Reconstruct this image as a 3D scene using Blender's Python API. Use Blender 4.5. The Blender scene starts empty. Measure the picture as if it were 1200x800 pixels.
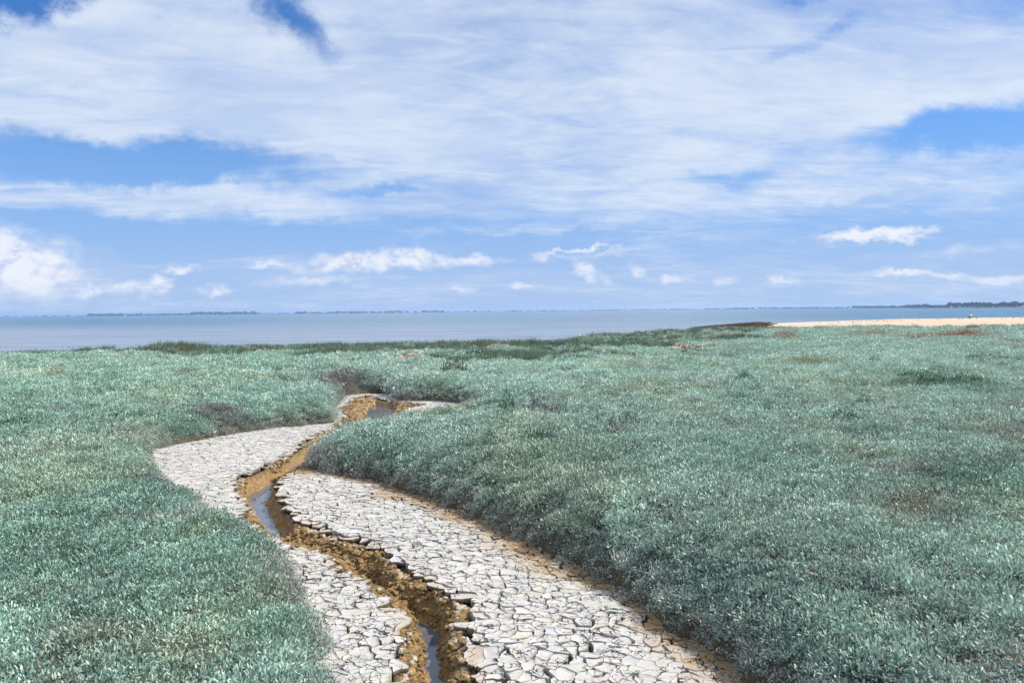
import bpy, math, random
import numpy as np
from mathutils import Matrix, Vector

random.seed(7)
RNG = np.random.default_rng(11)
SC = bpy.context.scene
COL = SC.collection

# ------------------------------------------------------------------ camera
EYE = 2.6                       # metres above the cracked mud
F = 900.0                       # focal length in pixels of a 1200 px wide picture
PITCH, ROLL = math.atan(35.5 / F), math.radians(0.62)
fwd = Vector((0, math.cos(PITCH), -math.sin(PITCH)))
up0 = Vector((0, math.sin(PITCH), math.cos(PITCH)))
rt0 = Vector((1, 0, 0))
right = rt0 * math.cos(ROLL) - up0 * math.sin(ROLL)
upv = up0 * math.cos(ROLL) + rt0 * math.sin(ROLL)
cam_d = bpy.data.cameras.new('camera')
cam = bpy.data.objects.new('camera', cam_d)
COL.objects.link(cam)
cam_d.sensor_width = 36
cam_d.lens = 36 * F / 1200
cam_d.clip_start, cam_d.clip_end = 0.05, 30000
M4 = Matrix((right, upv, -fwd)).transposed().to_4x4()
M4.translation = Vector((0, 0, EYE))
cam.matrix_world = M4
SC.camera = cam
SC.render.resolution_x, SC.render.resolution_y = 1024, 682


def ray(px, py):
    d = fwd * F + right * (px - 600) - upv * (py - 400)
    return d.normalized()


def g(px, py, z=0.0):
    """where the line of sight through a point of the photograph meets height z"""
    d = ray(px, py)
    t = (z - EYE) / d.z
    return (d.x * t, d.y * t)


def at(px, dist):
    """ground point in the direction of column px at the horizon, dist metres off"""
    d = ray(px, 371 - 13 * px / 1200)
    return (d.x * dist / d.y, dist)


# ------------------------------------------------------------------ light
SUN_EL, SUN_AZ = math.radians(49), math.radians(84)      # azimuth from +Y towards +X
sun_d = bpy.data.lights.new('sun', 'SUN')
sun_d.energy, sun_d.angle, sun_d.color = 5.0, math.radians(0.53), (1.0, 0.95, 0.87)
sun = bpy.data.objects.new('sun', sun_d)
COL.objects.link(sun)
sdir = Vector((math.sin(SUN_AZ) * math.cos(SUN_EL), math.cos(SUN_AZ) * math.cos(SUN_EL), math.sin(SUN_EL)))
sun.rotation_euler = sdir.to_track_quat('Z', 'Y').to_euler()
sun.location = (30, 30, 60)

SC.view_settings.view_transform = 'Standard'
SC.view_settings.look = 'None'
SC.view_settings.gamma = 1
SC.view_settings.exposure = 0.0
SC.cycles.max_bounces = 6
SC.cycles.diffuse_bounces = 3
SC.cycles.volume_bounces = 1
SC.cycles.use_denoising = True


# ------------------------------------------------------------------ node helper
class N:
    def __init__(s, tree):
        s.t = tree
        s.n = tree.nodes
        s.l = tree.links

    def new(s, typ, **kw):
        n = s.n.new(typ)
        for k, v in kw.items():
            setattr(n, k, v)
        return n

    def put(s, sock, v):
        if hasattr(v, 'is_linked') or isinstance(v, bpy.types.NodeSocket):
            s.l.new(v, sock)
        else:
            try:
                sock.default_value = v
            except Exception:
                sock.default_value = (*v, 1.0)

    def m(s, op, a, b=0.0, c=0.0, clamp=False):
        n = s.new('ShaderNodeMath', operation=op, use_clamp=clamp)
        for i, v in enumerate((a, b, c)):
            s.put(n.inputs[i], v)
        return n.outputs[0]

    def vm(s, op, a, b=(0, 0, 0)):
        n = s.new('ShaderNodeVectorMath', operation=op)
        s.put(n.inputs[0], a)
        s.put(n.inputs[1], b)
        return n.outputs['Value'] if op in ('LENGTH', 'DOT_PRODUCT') else n.outputs[0]

    def ramp(s, x, a, b, smooth=True, lo=0.0, hi=1.0):
        n = s.new('ShaderNodeMapRange', interpolation_type='SMOOTHSTEP' if smooth else 'LINEAR')
        for k, v in zip(('Value', 'From Min', 'From Max', 'To Min', 'To Max'), (x, a, b, lo, hi)):
            s.put(n.inputs[k], v)
        return n.outputs[0]

    def noise(s, vec, scale, detail=4, rough=0.5, dist=0.0, color=False):
        n = s.new('ShaderNodeTexNoise')
        s.put(n.inputs['Vector'], vec)
        n.inputs['Scale'].default_value = scale
        n.inputs['Detail'].default_value = detail
        n.inputs['Roughness'].default_value = rough
        n.inputs['Distortion'].default_value = dist
        return n.outputs['Color' if color else 'Fac']

    def mix(s, f, a, b, mode='MIX'):
        n = s.new('ShaderNodeMix', data_type='RGBA', blend_type=mode)
        s.put(n.inputs[0], f)
        s.put(n.inputs[6], a)
        s.put(n.inputs[7], b)
        return n.outputs[2]


# ------------------------------------------------------------------ sky
w = bpy.data.worlds.new('World')
SC.world = w
w.use_nodes = True
w.node_tree.nodes.clear()
K = N(w.node_tree)
sky = K.new('ShaderNodeTexSky', sky_type='NISHITA', sun_disc=False, sun_elevation=SUN_EL, sun_rotation=SUN_AZ,
            altitude=0, air_density=1.0, dust_density=0.3, ozone_density=2.0)
SKY_STR = 0.1
dirv = K.new('ShaderNodeTexCoord').outputs['Generated']
sep = K.new('ShaderNodeSeparateXYZ')
K.l.new(dirv, sep.inputs[0])
X, Y, Z = sep.outputs
az = K.m('ARCTAN2', X, Y)
el = K.m('ARCSINE', Z)
cmb = K.new('ShaderNodeCombineXYZ')
K.put(cmb.inputs[0], az)
K.put(cmb.inputs[1], el)
AE = cmb.outputs[0]
# high sheet of cloud: a layer seen in perspective
dz = K.m('ADD', K.m('MAXIMUM', Z, 0.0), 0.15)
cp = K.new('ShaderNodeCombineXYZ')
K.put(cp.inputs[0], K.m('DIVIDE', X, dz))
K.put(cp.inputs[1], K.m('DIVIDE', Y, dz))
P = cp.outputs[0]
rot = K.new('ShaderNodeMapping')
K.l.new(P, rot.inputs['Vector'])
rot.inputs['Rotation'].default_value = (0, 0, math.radians(-14))
rot.inputs['Scale'].default_value = (0.85, 1.15, 1.0)
PR = rot.outputs[0]
n1 = K.noise(PR, 0.9, 8, 0.62, 0.35)
n2 = K.noise(PR, 3.0, 9, 0.68, 0.7)
fib = K.new('ShaderNodeMapping')
K.l.new(PR, fib.inputs['Vector'])
fib.inputs['Scale'].default_value = (0.75, 1.3, 1.0)
fib.inputs['Rotation'].default_value = (0, 0, math.radians(24))
n5 = K.noise(fib.outputs[0], 3.6, 10, 0.66, 1.6)
n3 = K.noise(PR, 0.35, 3, 0.5)
warp = K.noise(AE, 7.0, 9, 0.66, color=True)
warp = K.vm('MULTIPLY', K.vm('SUBTRACT', warp, (0.5, 0.5, 0.5)), (0.20, 0.085, 0.0))
AEW = K.vm('ADD', AE, warp)


def azel(px, py):
    d = ray(px, py)
    return math.atan2(d.x, d.y), math.asin(d.z)


def blob(vec, px, py, rx, ry, tilt=0.0, lo=0.1, hi=1.4):
    a, e = azel(px, py)
    mp = K.new('ShaderNodeMapping', vector_type='TEXTURE')
    K.l.new(vec, mp.inputs['Vector'])
    mp.inputs['Location'].default_value = (a, e, 0)
    mp.inputs['Rotation'].default_value = (0, 0, math.radians(tilt))
    mp.inputs['Scale'].default_value = (rx / F, ry / F, 1)
    return K.ramp(K.vm('LENGTH', mp.outputs[0]), lo, hi, lo=1.0, hi=0.0)


cov = K.m('ADD', K.m('MULTIPLY', K.m('SUBTRACT', n1, 0.5), 1.5), K.m('MULTIPLY', K.m('SUBTRACT', n2, 0.5), 0.75))
cov = K.m('ADD', cov, K.m('MULTIPLY', K.m('SUBTRACT', n3, 0.5), 0.4))
cov = K.m('ADD', cov, K.m('MULTIPLY', K.m('SUBTRACT', n5, 0.5), 0.7))
cov = K.m('ADD', cov, K.ramp(el, math.radians(4.0), math.radians(14.0), lo=0.30, hi=0.98))
gaps = [(225, 190, 160, 29, 0, 1.1), (30, 186, 150, 30, 0, 1.0), (335, 16, 62, 26, -38, 0.88), (8, 0, 80, 26, 25, 1.4),
        (1160, 152, 150, 24, 0, 1.2), (925, 62, 38, 8, 8, 0.28), (985, 42, 26, 8, 10, 0.3), (955, 0, 60, 9, 0, 0.4), (840, 208, 60, 10, 0, 0.55),
        (440, 226, 55, 7, 0, 0.55), (120, 262, 330, 26, 0, 0.55), (930, 190, 110, 22, 20, 0.22), (1190, 10, 60, 40, 20, 0.3), (450, 285, 420, 26, 0, 0.3)]
for gp in gaps:
    cov = K.m('SUBTRACT', cov, K.m('MULTIPLY', blob(AEW, *gp[:5]), gp[5]))
adds = [(110, 226, 270, 20, -3, 0.62), (620, 215, 420, 50, 0, 0.16), (300, 110, 330, 60, -8, 0.22), (1030, 100, 250, 40, 8, 0.22),
        (560, 272, 230, 6, 2, 0.35), (690, 292, 70, 4, 3, 0.5), (860, 275, 130, 8, 4, 0.25), (1010, 230, 60, 5, 6, 0.4), (150, 150, 220, 14, -3, 0.28)]
for ad in adds:
    cov = K.m('ADD', cov, K.m('MULTIPLY', blob(AEW, *ad[:5], lo=0.1, hi=1.4), ad[5]))
sheet = K.ramp(cov, -0.05, 1.12)
n4 = K.noise(PR, 2.0, 9, 0.6, 0.6)
tone = K.ramp(K.m('ADD', K.m('MULTIPLY', n4, 0.45), K.m('ADD', K.m('MULTIPLY', n5, 0.3), K.m('MULTIPLY', n1, 0.25))), 0.38, 0.62)
C_DARK, C_LITE = (5.35, 6.6, 9.0), (7.8, 8.6, 9.7)
ccol = K.mix(tone, C_DARK, C_LITE)
# heaped cloud low over the water
hp = K.new('ShaderNodeMapping')
K.l.new(AE, hp.inputs['Vector'])
hp.inputs['Scale'].default_value = (1.0, 1.45, 1.0)
hw = K.noise(hp.outputs[0], 30.0, 9, 0.66, color=True)
hw = K.vm('MULTIPLY', K.vm('SUBTRACT', hw, (0.5, 0.5, 0.5)), (0.05, 0.038, 0.0))
AEH = K.vm('ADD', AE, hw)
heaps = [(8, 304, 84, 40, -18, 1.2), (40, 335, 80, 14, -4, 0.75), (103, 337, 30, 12, 0, 0.8), (155, 339, 34, 10, 0, 0.75), (188, 333, 20, 14, 0, 0.85),
         (420, 306, 92, 15, 6, 1.0), (478, 300, 40, 17, -10, 1.05), (540, 304, 78, 10, 0, 0.8), (315, 311, 42, 7, 0, 0.75), (250, 338, 36, 10, 0, 0.7), (365, 330, 90, 10, 0, 0.62),
         (213, 315, 24, 7, 0, 0.7), (690, 320, 34, 13, -28, 0.85), (785, 326, 28, 8, 0, 0.75), (850, 328, 24, 8, 0, 0.72), (745, 314, 16, 10, -35, 0.66),
         (633, 299, 22, 6, 10, 0.7), (612, 334, 22, 7, 0, 0.7), (1022, 275, 74, 9, 0, 1.1), (1062, 281, 32, 5, 0, 0.8), (1060, 321, 44, 7, -6, 0.8),
         (1110, 325, 34, 7, 0, 0.7), (1165, 327, 44, 8, 0, 0.7), (920, 328, 24, 7, 0, 0.68), (680, 292, 64, 4, 3, 0.8), (540, 341, 30, 5, 0, 0.6), (1130, 294, 110, 10, 4, 0.45)]
hn = K.noise(hp.outputs[0], 34.0, 7, 0.62)
heap = None
for h in heaps:
    b = K.m('MULTIPLY', blob(AEH, *h[:5], lo=0.0, hi=1.5), h[5])
    heap = b if heap is None else K.m('MAXIMUM', heap, b)
heap = K.m('ADD', heap, K.m('MULTIPLY', K.m('SUBTRACT', hn, 0.5), 0.7))
heapm = K.ramp(heap, 0.22, 0.95, hi=0.92)
hn2 = K.noise(hp.outputs[0], 26.0, 8, 0.65, 0.4)
hcol = K.mix(K.ramp(hn2, 0.34, 0.54), (5.4, 6.4, 8.9), (8.9, 9.2, 10.0))
skyc = K.mix(1.0, sky.outputs[0], (0.42, 0.86, 1.42), 'MULTIPLY')
low = K.ramp(el, math.radians(2), math.radians(19), lo=1.0, hi=0.0)
lowc = K.mix(K.ramp(el, 0.0, math.radians(8)), (4.2, 5.75, 8.6), (3.0, 5.05, 8.9))
skyc = K.mix(K.m('MULTIPLY', low, 0.95), skyc, lowc)
out = K.mix(K.m('MULTIPLY', sheet, 0.9), skyc, ccol)
out = K.mix(heapm, out, hcol)
bg = K.new('ShaderNodeBackground')
K.l.new(out, bg.inputs[0])
bg.inputs[1].default_value = SKY_STR
wo = K.new('ShaderNodeOutputWorld')
K.l.new(bg.outputs[0], wo.inputs[0])
w.cycles.sampling_method = 'MANUAL'
w.cycles.sample_map_resolution = 512


# ------------------------------------------------------------------ numeric helpers
def hash2(ix, iy, s):
    h = (ix.astype(np.int64) * 374761393 + iy.astype(np.int64) * 668265263 + s * 2147483647) & 0xffffffff
    h = ((h ^ (h >> 13)) * 1274126177) & 0xffffffff
    h = (h ^ (h >> 16)) & 0xffffffff
    return h / 4294967295.0


def vnoise(x, y, s=0):
    ix, iy = np.floor(x), np.floor(y)
    fx, fy = x - ix, y - iy
    fx, fy = fx * fx * (3 - 2 * fx), fy * fy * (3 - 2 * fy)
    a, b = hash2(ix, iy, s), hash2(ix + 1, iy, s)
    c, d = hash2(ix, iy + 1, s), hash2(ix + 1, iy + 1, s)
    return (a * (1 - fx) + b * fx) * (1 - fy) + (c * (1 - fx) + d * fx) * fy - 0.5


def fbm(x, y, s=0, o=4, r=0.5):
    v, a = 0, 1.0
    for k in range(o):
        c, sn = math.cos(k * 1.1), math.sin(k * 1.1)
        v = v + a * vnoise((x * c - y * sn) * 2 ** k, (x * sn + y * c) * 2 ** k, s + k * 17)
        a *= r
    return v


def sm(a, b, x):
    t = np.clip((x - a) / (b - a), 0, 1)
    return t * t * (3 - 2 * t)


def sdf(poly, x, y):
    """signed distance to a polygon, positive inside"""
    x = np.asarray(x, float)
    y = np.asarray(y, float)
    sh = x.shape
    x, y = x.ravel(), y.ravel()
    p = np.array(poly)
    q = np.roll(p, -1, 0)
    best = np.full(x.shape, 1e9)
    inside = np.zeros(x.shape, bool)
    for (ax, ay), (bx, by) in zip(p, q):
        ex, ey = bx - ax, by - ay
        t = np.clip(((x - ax) * ex + (y - ay) * ey) / (ex * ex + ey * ey + 1e-12), 0, 1)
        dd = (x - ax - t * ex) ** 2 + (y - ay - t * ey) ** 2
        best = np.minimum(best, dd)
        cr = (ay > y) != (by > y)
        if cr.any():
            xi = ax + (y - ay) * ex / (ey if abs(ey) > 1e-12 else 1e-12)
            inside ^= cr & (x < xi)
    d = np.sqrt(best)
    return np.where(inside, d, -d).reshape(sh)


def G(pts, z=0.0):
    return [g(px, py, z) for px, py in pts]


# ------------------------------------------------------------------ plan of the place (metres)
left_edge = G([(440, 960), (412, 850), (397, 800), (382, 755), (363, 716), (343, 690), (334, 662), (302, 640), (256, 612), (212, 584), (182, 560),
               (170, 545), (180, 531), (200, 522), (260, 511), (330, 501), (394, 496)])
bay = [(-4.35, 19.0), (-4.75, 20.6), (-5.0, 22.4)] + G([(404, 464), (425, 461), (447, 460)])
gut = G([(452, 461)])
bay_r = G([(456, 466), (470, 470), (500, 470), (530, 472), (548, 476)]) + [(-0.6, 20.2), (-0.9, 19.2), (-1.8, 18.1), (-2.7, 17.3), (-3.1, 16.3), (-3.4, 15.2), (-3.55, 14.2)]
right_edge = G([(352, 549), (362, 553), (400, 557), (450, 567), (500, 584), (545, 602), (600, 628), (650, 654), (700, 683), (740, 703), (790, 738),
                (835, 770), (885, 806), (960, 870), (1050, 960)])
MUD = left_edge + bay + gut + bay_r + right_edge
PATCHES = [G([(466, 425), (478, 421), (500, 419), (505, 421.5), (492, 425), (474, 427)], 0.45),
           G([(512, 433), (522, 429), (545, 430), (556, 432.5), (540, 435.5), (520, 436)], 0.45),
           G([(772, 411), (786, 407), (818, 407), (834, 409), (826, 412), (795, 413)], 0.45)]
GULLY = G([(470, 960), (469, 830), (470, 800), (474, 770), (476, 738), (468, 716), (452, 700), (422, 676), (384, 646), (335, 632), (306, 620), (292, 606),
           (290, 588), (277, 573), (280, 562), (318, 543), (350, 524), (378, 507), (392, 499)]) + \
        [(-4.15, 19.2), (-4.6, 20.6), (-4.7, 22.2)] + G([(416, 466), (434, 463), (446, 468), (480, 472), (498, 474), (480, 478), (464, 486)]) + \
        [(-3.0, 18.8), (-3.15, 17.4), (-3.45, 15.6), (-3.58, 14.4)] + \
        G([(356, 547), (345, 553), (328, 560), (322, 572), (336, 598), (356, 613), (400, 628), (446, 642), (462, 664), (500, 682), (524, 696), (547, 704),
           (537, 728), (549, 760), (549, 800), (548, 830), (552, 960)])


def creek_d(y):
    return 0.185 - 0.05 * sm(7.0, 11.0, np.asarray(y, float)) - 0.06 * sm(16.5, 19.0, np.asarray(y, float))


def water_z(y):
    return -(0.108 + creek_d(y))


POOLS = [G([(480, 722), (500, 724), (516, 740), (520, 775), (522, 800), (524, 900), (496, 900), (492, 800), (494, 760)], -0.293),
         G([(420, 680), (434, 680), (448, 690), (458, 704), (446, 704), (432, 694)], -0.293),
         G([(282, 574), (300, 563), (320, 560), (324, 576), (338, 590), (332, 600), (344, 612), (354, 632), (330, 640), (298, 626), (290, 604)], -0.25),
         G([(312, 566), (334, 548), (345, 538), (372, 526), (366, 548), (334, 562)], -0.25),
         G([(428, 490), (436, 478), (448, 475), (460, 480), (466, 492), (446, 500)], -0.25)]
SHORE = [at(-400, 44), at(-150, 46), at(0, 47), at(130, 47), at(330, 49), at(430, 50), at(520, 50), at(620, 50), at(665, 54), at(710, 62), at(760, 69),
         at(800, 76), at(850, 88), at(900, 82), at(1000, 78), at(1100, 74), at(1200, 74), at(1500, 74)]
SHX = np.array([p[0] for p in SHORE])
SHY = np.array([p[1] for p in SHORE])


def shore_y(x):
    return np.interp(x, SHX, SHY) + 0.9 * fbm(x * 0.3, x * 0 + 3, 91, 3)


def veg_d(x, y):
    """distance into the plants, negative on bare mud"""
    d = -sdf(MUD, x, y)
    return d + (0.12 * fbm(x * 2.3, y * 2.3, 5, 3) + 0.12 * fbm(x * 5.5, y * 5.5, 6, 2)) * sm(-0.5, 0.1, d)


def patch_d(x, y):
    return np.max([sdf(p, x, y) for p in PATCHES], 0) + 0.25 * fbm(x * 1.5, y * 1.5, 77, 3)


# rounded hummocks and hollows of the cover: x, y, radius, rise
MOUNDS = [(-3.1, 23.4, 0.8, 0.20), (-1.9, 23.2, 1.0, 0.24), (-0.6, 23.0, 0.9, 0.12), (-5.3, 19.2, 0.9, 0.12), (-5.6, 24.5, 1.2, 0.16), (-3.2, 27.0, 1.0, -0.25),
          (-4.2, 33.0, 1.5, 0.2), (-1.2, 34.5, 1.6, 0.22), (-2.6, 30.0, 1.3, -0.22), (1.4, 24.5, 1.6, 0.15), (-1.4, 16.9, 1.9, -0.30), (-2.9, 16.0, 1.3, -0.24), (14.0, 24.5, 2.0, -0.25),
          (17.5, 25.0, 2.2, -0.25), (12.5, 29.0, 3.0, 0.15), (6.5, 27.5, 2.0, -0.2), (5.0, 31.0, 2.2, 0.15), (20.0, 28.0, 3.0, 0.14), (9.5, 34.0, 2.2, -0.25)]


def canopy(x, y, d=None):
    """top of the plant cover above the mud"""
    if d is None:
        d = veg_d(x, y)
    side = sm(-1.0, 1.0, x + 0.24 * y + 0.1)          # 0 left bank, 1 right bank
    near = 1 - sm(11, 19, y)
    top = 0.40 + 0.06 * (1 - near) + (0.06 + 0.22 * near) * side
    rad = 0.75 + 0.45 * side * near
    z = top * np.maximum(1 - (1 - np.clip(d, 0, rad) / rad) ** 2, 0) ** 0.72
    amp = sm(0.0, 0.9, d)
    z = z + amp * ((0.17 + 0.10 * sm(9, 18, y)) * fbm(x * 0.30 + 9, y * 0.24, 21, 3) + (0.075 + 0.10 * sm(12, 22, y)) * fbm(x * 1.1 + 0.5 * y, y * 0.9, 31, 3))
    z = z + amp * 0.065 * fbm(x * 2.7, y * 2.5, 47, 2)
    for mx_, my_, mr_, mh_ in MOUNDS:
        z = z + amp * mh_ * np.exp(-(((x - mx_) / mr_) ** 2 + ((y - my_) / (mr_ * 1.1)) ** 2))
    z = z + sm(10, 24, y) * amp * 0.10 * fbm(x * 0.55, y * 0.9, 41, 3)
    return z


def mud_z(x, y):
    z = 0.03 * fbm(x * 0.9, y * 0.7, 51, 3) + 0.012 * sm(10, 20, y)
    return z


def gully_dep(x, y):
    d = sdf(GULLY, x, y)
    d = d + 0.09 * fbm(x * 4.2, y * 4.2, 61, 3)
    pool = np.full(np.shape(x), -1e9)
    for p in POOLS:
        pool = np.maximum(pool, sdf(p, x, y))
    pool = pool + 0.05 * fbm(x * 7, y * 7, 65, 2)
    far = sm(18, 20, y)
    dep = creek_d(y) * np.clip((d + 0.05) / (0.34 + 0.15 * far), 0, 1) ** 1.15 + 0.02 * sm(0, 0.02, d)
    dep = dep + sm(-0.10, 0.04, pool) * 0.12 * sm(0.0, 0.10, d)
    return dep, d, pool


def ground_z(x, y):
    d = veg_d(x, y)
    c = canopy(x, y, d) - 0.10
    base = mud_z(x, y)
    e = sm(-0.02, 0.12, d)
    z = base * (1 - e) + np.maximum(c, base - 0.02) * e
    s = shore_y(x) - y                                  # metres before the marsh ends
    z = z - (z + 1.4) * sm(1.6, -3.0, s) if False else np.where(s > 1.6, z, z - (z + 1.4) * (1 - sm(-3.0, 1.6, s)))
    return z, d, s


# ------------------------------------------------------------------ mesh helpers
def mesh_np(name, v, f, smooth=False):
    me = bpy.data.meshes.new(name)
    v = np.asarray(v, np.float32)
    f = np.asarray(f, np.int32)
    k = f.shape[1]
    me.vertices.add(len(v))
    me.vertices.foreach_set('co', v.ravel())
    me.loops.add(f.size)
    me.loops.foreach_set('vertex_index', f.ravel())
    me.polygons.add(len(f))
    me.polygons.foreach_set('loop_start', np.arange(0, f.size, k, dtype=np.int32))
    me.polygons.foreach_set('use_smooth', np.full(len(f), smooth))
    me.update(calc_edges=True)
    me.validate()
    return me


def add(name, me, mat=None, parent=None, label=None, cat=None, group=None, kind=None, loc=None):
    o = bpy.data.objects.new(name, me)
    COL.objects.link(o)
    if mat is not None and me is not None and len(me.materials) == 0:
        me.materials.append(mat)
    if parent is not None:
        o.parent = parent
    if loc is not None:
        o.location = loc
    for k, v in (('label', label), ('category', cat), ('group', group), ('kind', kind)):
        if v:
            o[k] = v
    return o


def colattr(me, name, c):
    a = me.color_attributes.new(name, 'FLOAT_COLOR', 'POINT')
    c = np.asarray(c, np.float32)
    if c.ndim == 1:
        c = np.tile(c, (len(me.vertices), 1))
    if c.shape[1] == 3:
        c = np.hstack([c, np.ones((len(c), 1), np.float32)])
    a.data.foreach_set('color', c.ravel())


def grid_faces(nr, nc):
    i = np.arange(nr * nc).reshape(nr, nc)
    return np.stack([i[:-1, :-1], i[:-1, 1:], i[1:, 1:], i[1:, :-1]], -1).reshape(-1, 4)


def mat_new(name):
    m = bpy.data.materials.new(name)
    m.use_nodes = True
    k = N(m.node_tree)
    b = m.node_tree.nodes['Principled BSDF']
    return m, k, b


def setb(b, **kw):
    for k, v in kw.items():
        b.inputs[k.replace('_', ' ')].default_value = v


def simple_mat(name, col, rough=0.7, var=0.25, scale=3.0, spec=0.3):
    m, k, b = mat_new(name)
    tc = k.new('ShaderNodeTexCoord').outputs['Object']
    n = k.noise(tc, scale, 5, 0.6)
    f = k.ramp(n, 0.3, 0.7, lo=1 - var, hi=1 + var)
    mulc = k.new('ShaderNodeVectorMath', operation='SCALE')
    mulc.inputs[0].default_value = col
    k.l.new(f, mulc.inputs['Scale'])
    k.l.new(mulc.outputs[0], b.inputs['Base Color'])
    setb(b, Roughness=rough, Specular_IOR_Level=spec)
    return m


# ------------------------------------------------------------------ materials
def ground_material():
    m, k, b = mat_new('ground')
    a = k.new('ShaderNodeAttribute', attribute_name='col')
    pos = k.new('ShaderNodeNewGeometry').outputs['Position']
    n = k.noise(pos, 9.0, 6, 0.65)
    n2 = k.noise(pos, 90.0, 4, 0.6)
    f = k.ramp(k.m('ADD', k.m('MULTIPLY', n, 0.6), k.m('MULTIPLY', n2, 0.4)), 0.3, 0.7, lo=0.68, hi=1.3)
    s = k.new('ShaderNodeVectorMath', operation='SCALE')
    k.l.new(a.outputs['Color'], s.inputs[0])
    k.l.new(f, s.inputs['Scale'])
    k.l.new(s.outputs[0], b.inputs['Base Color'])
    bp = k.new('ShaderNodeBump')
    bp.inputs['Strength'].default_value = 0.6
    bp.inputs['Distance'].default_value = 0.02
    k.l.new(n2, bp.inputs['Height'])
    k.l.new(bp.outputs[0], b.inputs['Normal'])
    setb(b, Roughness=0.9, Specular_IOR_Level=0.15)
    return m


def wet_mud_material():
    m, k, b = mat_new('wet_mud')
    a = k.new('ShaderNodeAttribute', attribute_name='col')
    pos = k.new('ShaderNodeNewGeometry').outputs['Position']
    n = k.noise(pos, 16.0, 6, 0.65)
    n2 = k.noise(pos, 75.0, 5, 0.6)
    f = k.ramp(n, 0.3, 0.7, lo=0.62, hi=1.3)
    s = k.new('ShaderNodeVectorMath', operation='SCALE')
    k.l.new(a.outputs['Color'], s.inputs[0])
    k.l.new(f, s.inputs['Scale'])
    k.l.new(s.outputs[0], b.inputs['Base Color'])
    bp = k.new('ShaderNodeBump')
    bp.inputs['Strength'].default_value = 0.8
    bp.inputs['Distance'].default_value = 0.012
    k.l.new(n2, bp.inputs['Height'])
    k.l.new(bp.outputs[0], b.inputs['Normal'])
    k.l.new(k.ramp(n, 0.35, 0.65, lo=0.75, hi=0.45), b.inputs['Roughness'])
    setb(b, Specular_IOR_Level=0.3)
    return m


def plate_material():
    m, k, b = mat_new('dried_mud')
    a = k.new('ShaderNodeAttribute', attribute_name='col')
    pos = k.new('ShaderNodeNewGeometry').outputs['Position']
    wv = k.vm('ADD', pos, k.vm('MULTIPLY', k.vm('SUBTRACT', k.noise(pos, 14, 3, 0.6, color=True), (0.5, 0.5, 0.5)), (0.06, 0.06, 0.06)))
    vo = k.new('ShaderNodeTexVoronoi', feature='DISTANCE_TO_EDGE')
    k.l.new(wv, vo.inputs['Vector'])
    vo.inputs['Scale'].default_value = 15.0
    patch = k.ramp(k.noise(pos, 6.0, 4, 0.6), 0.46, 0.56)
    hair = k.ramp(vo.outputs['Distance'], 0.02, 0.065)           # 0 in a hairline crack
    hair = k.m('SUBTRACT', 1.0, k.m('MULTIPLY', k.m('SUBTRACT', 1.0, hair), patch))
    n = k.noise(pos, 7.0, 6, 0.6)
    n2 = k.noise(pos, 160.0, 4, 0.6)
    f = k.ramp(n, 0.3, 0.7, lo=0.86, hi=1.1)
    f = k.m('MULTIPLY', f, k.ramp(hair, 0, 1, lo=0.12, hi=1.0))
    s = k.new('ShaderNodeVectorMath', operation='SCALE')
    tan = k.mix(k.ramp(k.noise(pos, 2.2, 5, 0.6), 0.55, 0.75, hi=0.28), a.outputs['Color'], (0.44, 0.33, 0.22))
    k.l.new(tan, s.inputs[0])
    k.l.new(f, s.inputs['Scale'])
    k.l.new(s.outputs[0], b.inputs['Base Color'])
    bp = k.new('ShaderNodeBump')
    bp.inputs['Strength'].default_value = 0.7
    bp.inputs['Distance'].default_value = 0.006
    k.l.new(k.m('ADD', k.m('MULTIPLY', hair, 1.0), k.m('MULTIPLY', n2, 0.25)), bp.inputs['Height'])
    k.l.new(bp.outputs[0], b.inputs['Normal'])
    setb(b, Roughness=0.95, Specular_IOR_Level=0.1)
    return m


def leaf_material(name, attr_type='INSTANCER', rough=0.5):
    m, k, b = mat_new(name)
    a = k.new('ShaderNodeAttribute', attribute_name='tint', attribute_type=attr_type)
    lc = k.new('ShaderNodeAttribute', attribute_name='lc')
    c = k.mix(1.0, a.outputs['Color'], lc.outputs['Color'], 'MULTIPLY')
    pos = k.new('ShaderNodeNewGeometry').outputs['Position']
    f = k.ramp(k.noise(pos, 2.2, 4, 0.6), 0.3, 0.7, lo=0.86, hi=1.14)
    s = k.new('ShaderNodeVectorMath', operation='SCALE')
    k.l.new(c, s.inputs[0])
    k.l.new(f, s.inputs['Scale'])
    k.l.new(s.outputs[0], b.inputs['Base Color'])
    setb(b, Roughness=rough, Specular_IOR_Level=0.35)
    tr = k.new('ShaderNodeBsdfTranslucent')
    k.l.new(s.outputs[0], tr.inputs['Color'])
    mx = k.new('ShaderNodeMixShader')
    mx.inputs[0].default_value = 0.14
    k.l.new(b.outputs[0], mx.inputs[1])
    k.l.new(tr.outputs[0], mx.inputs[2])
    k.l.new(mx.outputs[0], m.node_tree.nodes['Material Output'].inputs['Surface'])
    return m


M_GROUND, M_WET, M_PLATE = ground_material(), wet_mud_material(), plate_material()
M_LEAF = leaf_material('glaucous_leaf')
M_GRASS = leaf_material('cordgrass_leaf', rough=0.55)

# ------------------------------------------------------------------ the marsh ground
V_SOIL, V_MUD, V_BROWN, V_SHADE = (0.10, 0.105, 0.085), (0.11, 0.08, 0.045), (0.37, 0.245, 0.125), (0.05, 0.045, 0.035)


def lerp(a, b, t):
    return np.asarray(a) * (1 - t[..., None]) + np.asarray(b) * t[..., None]


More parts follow.
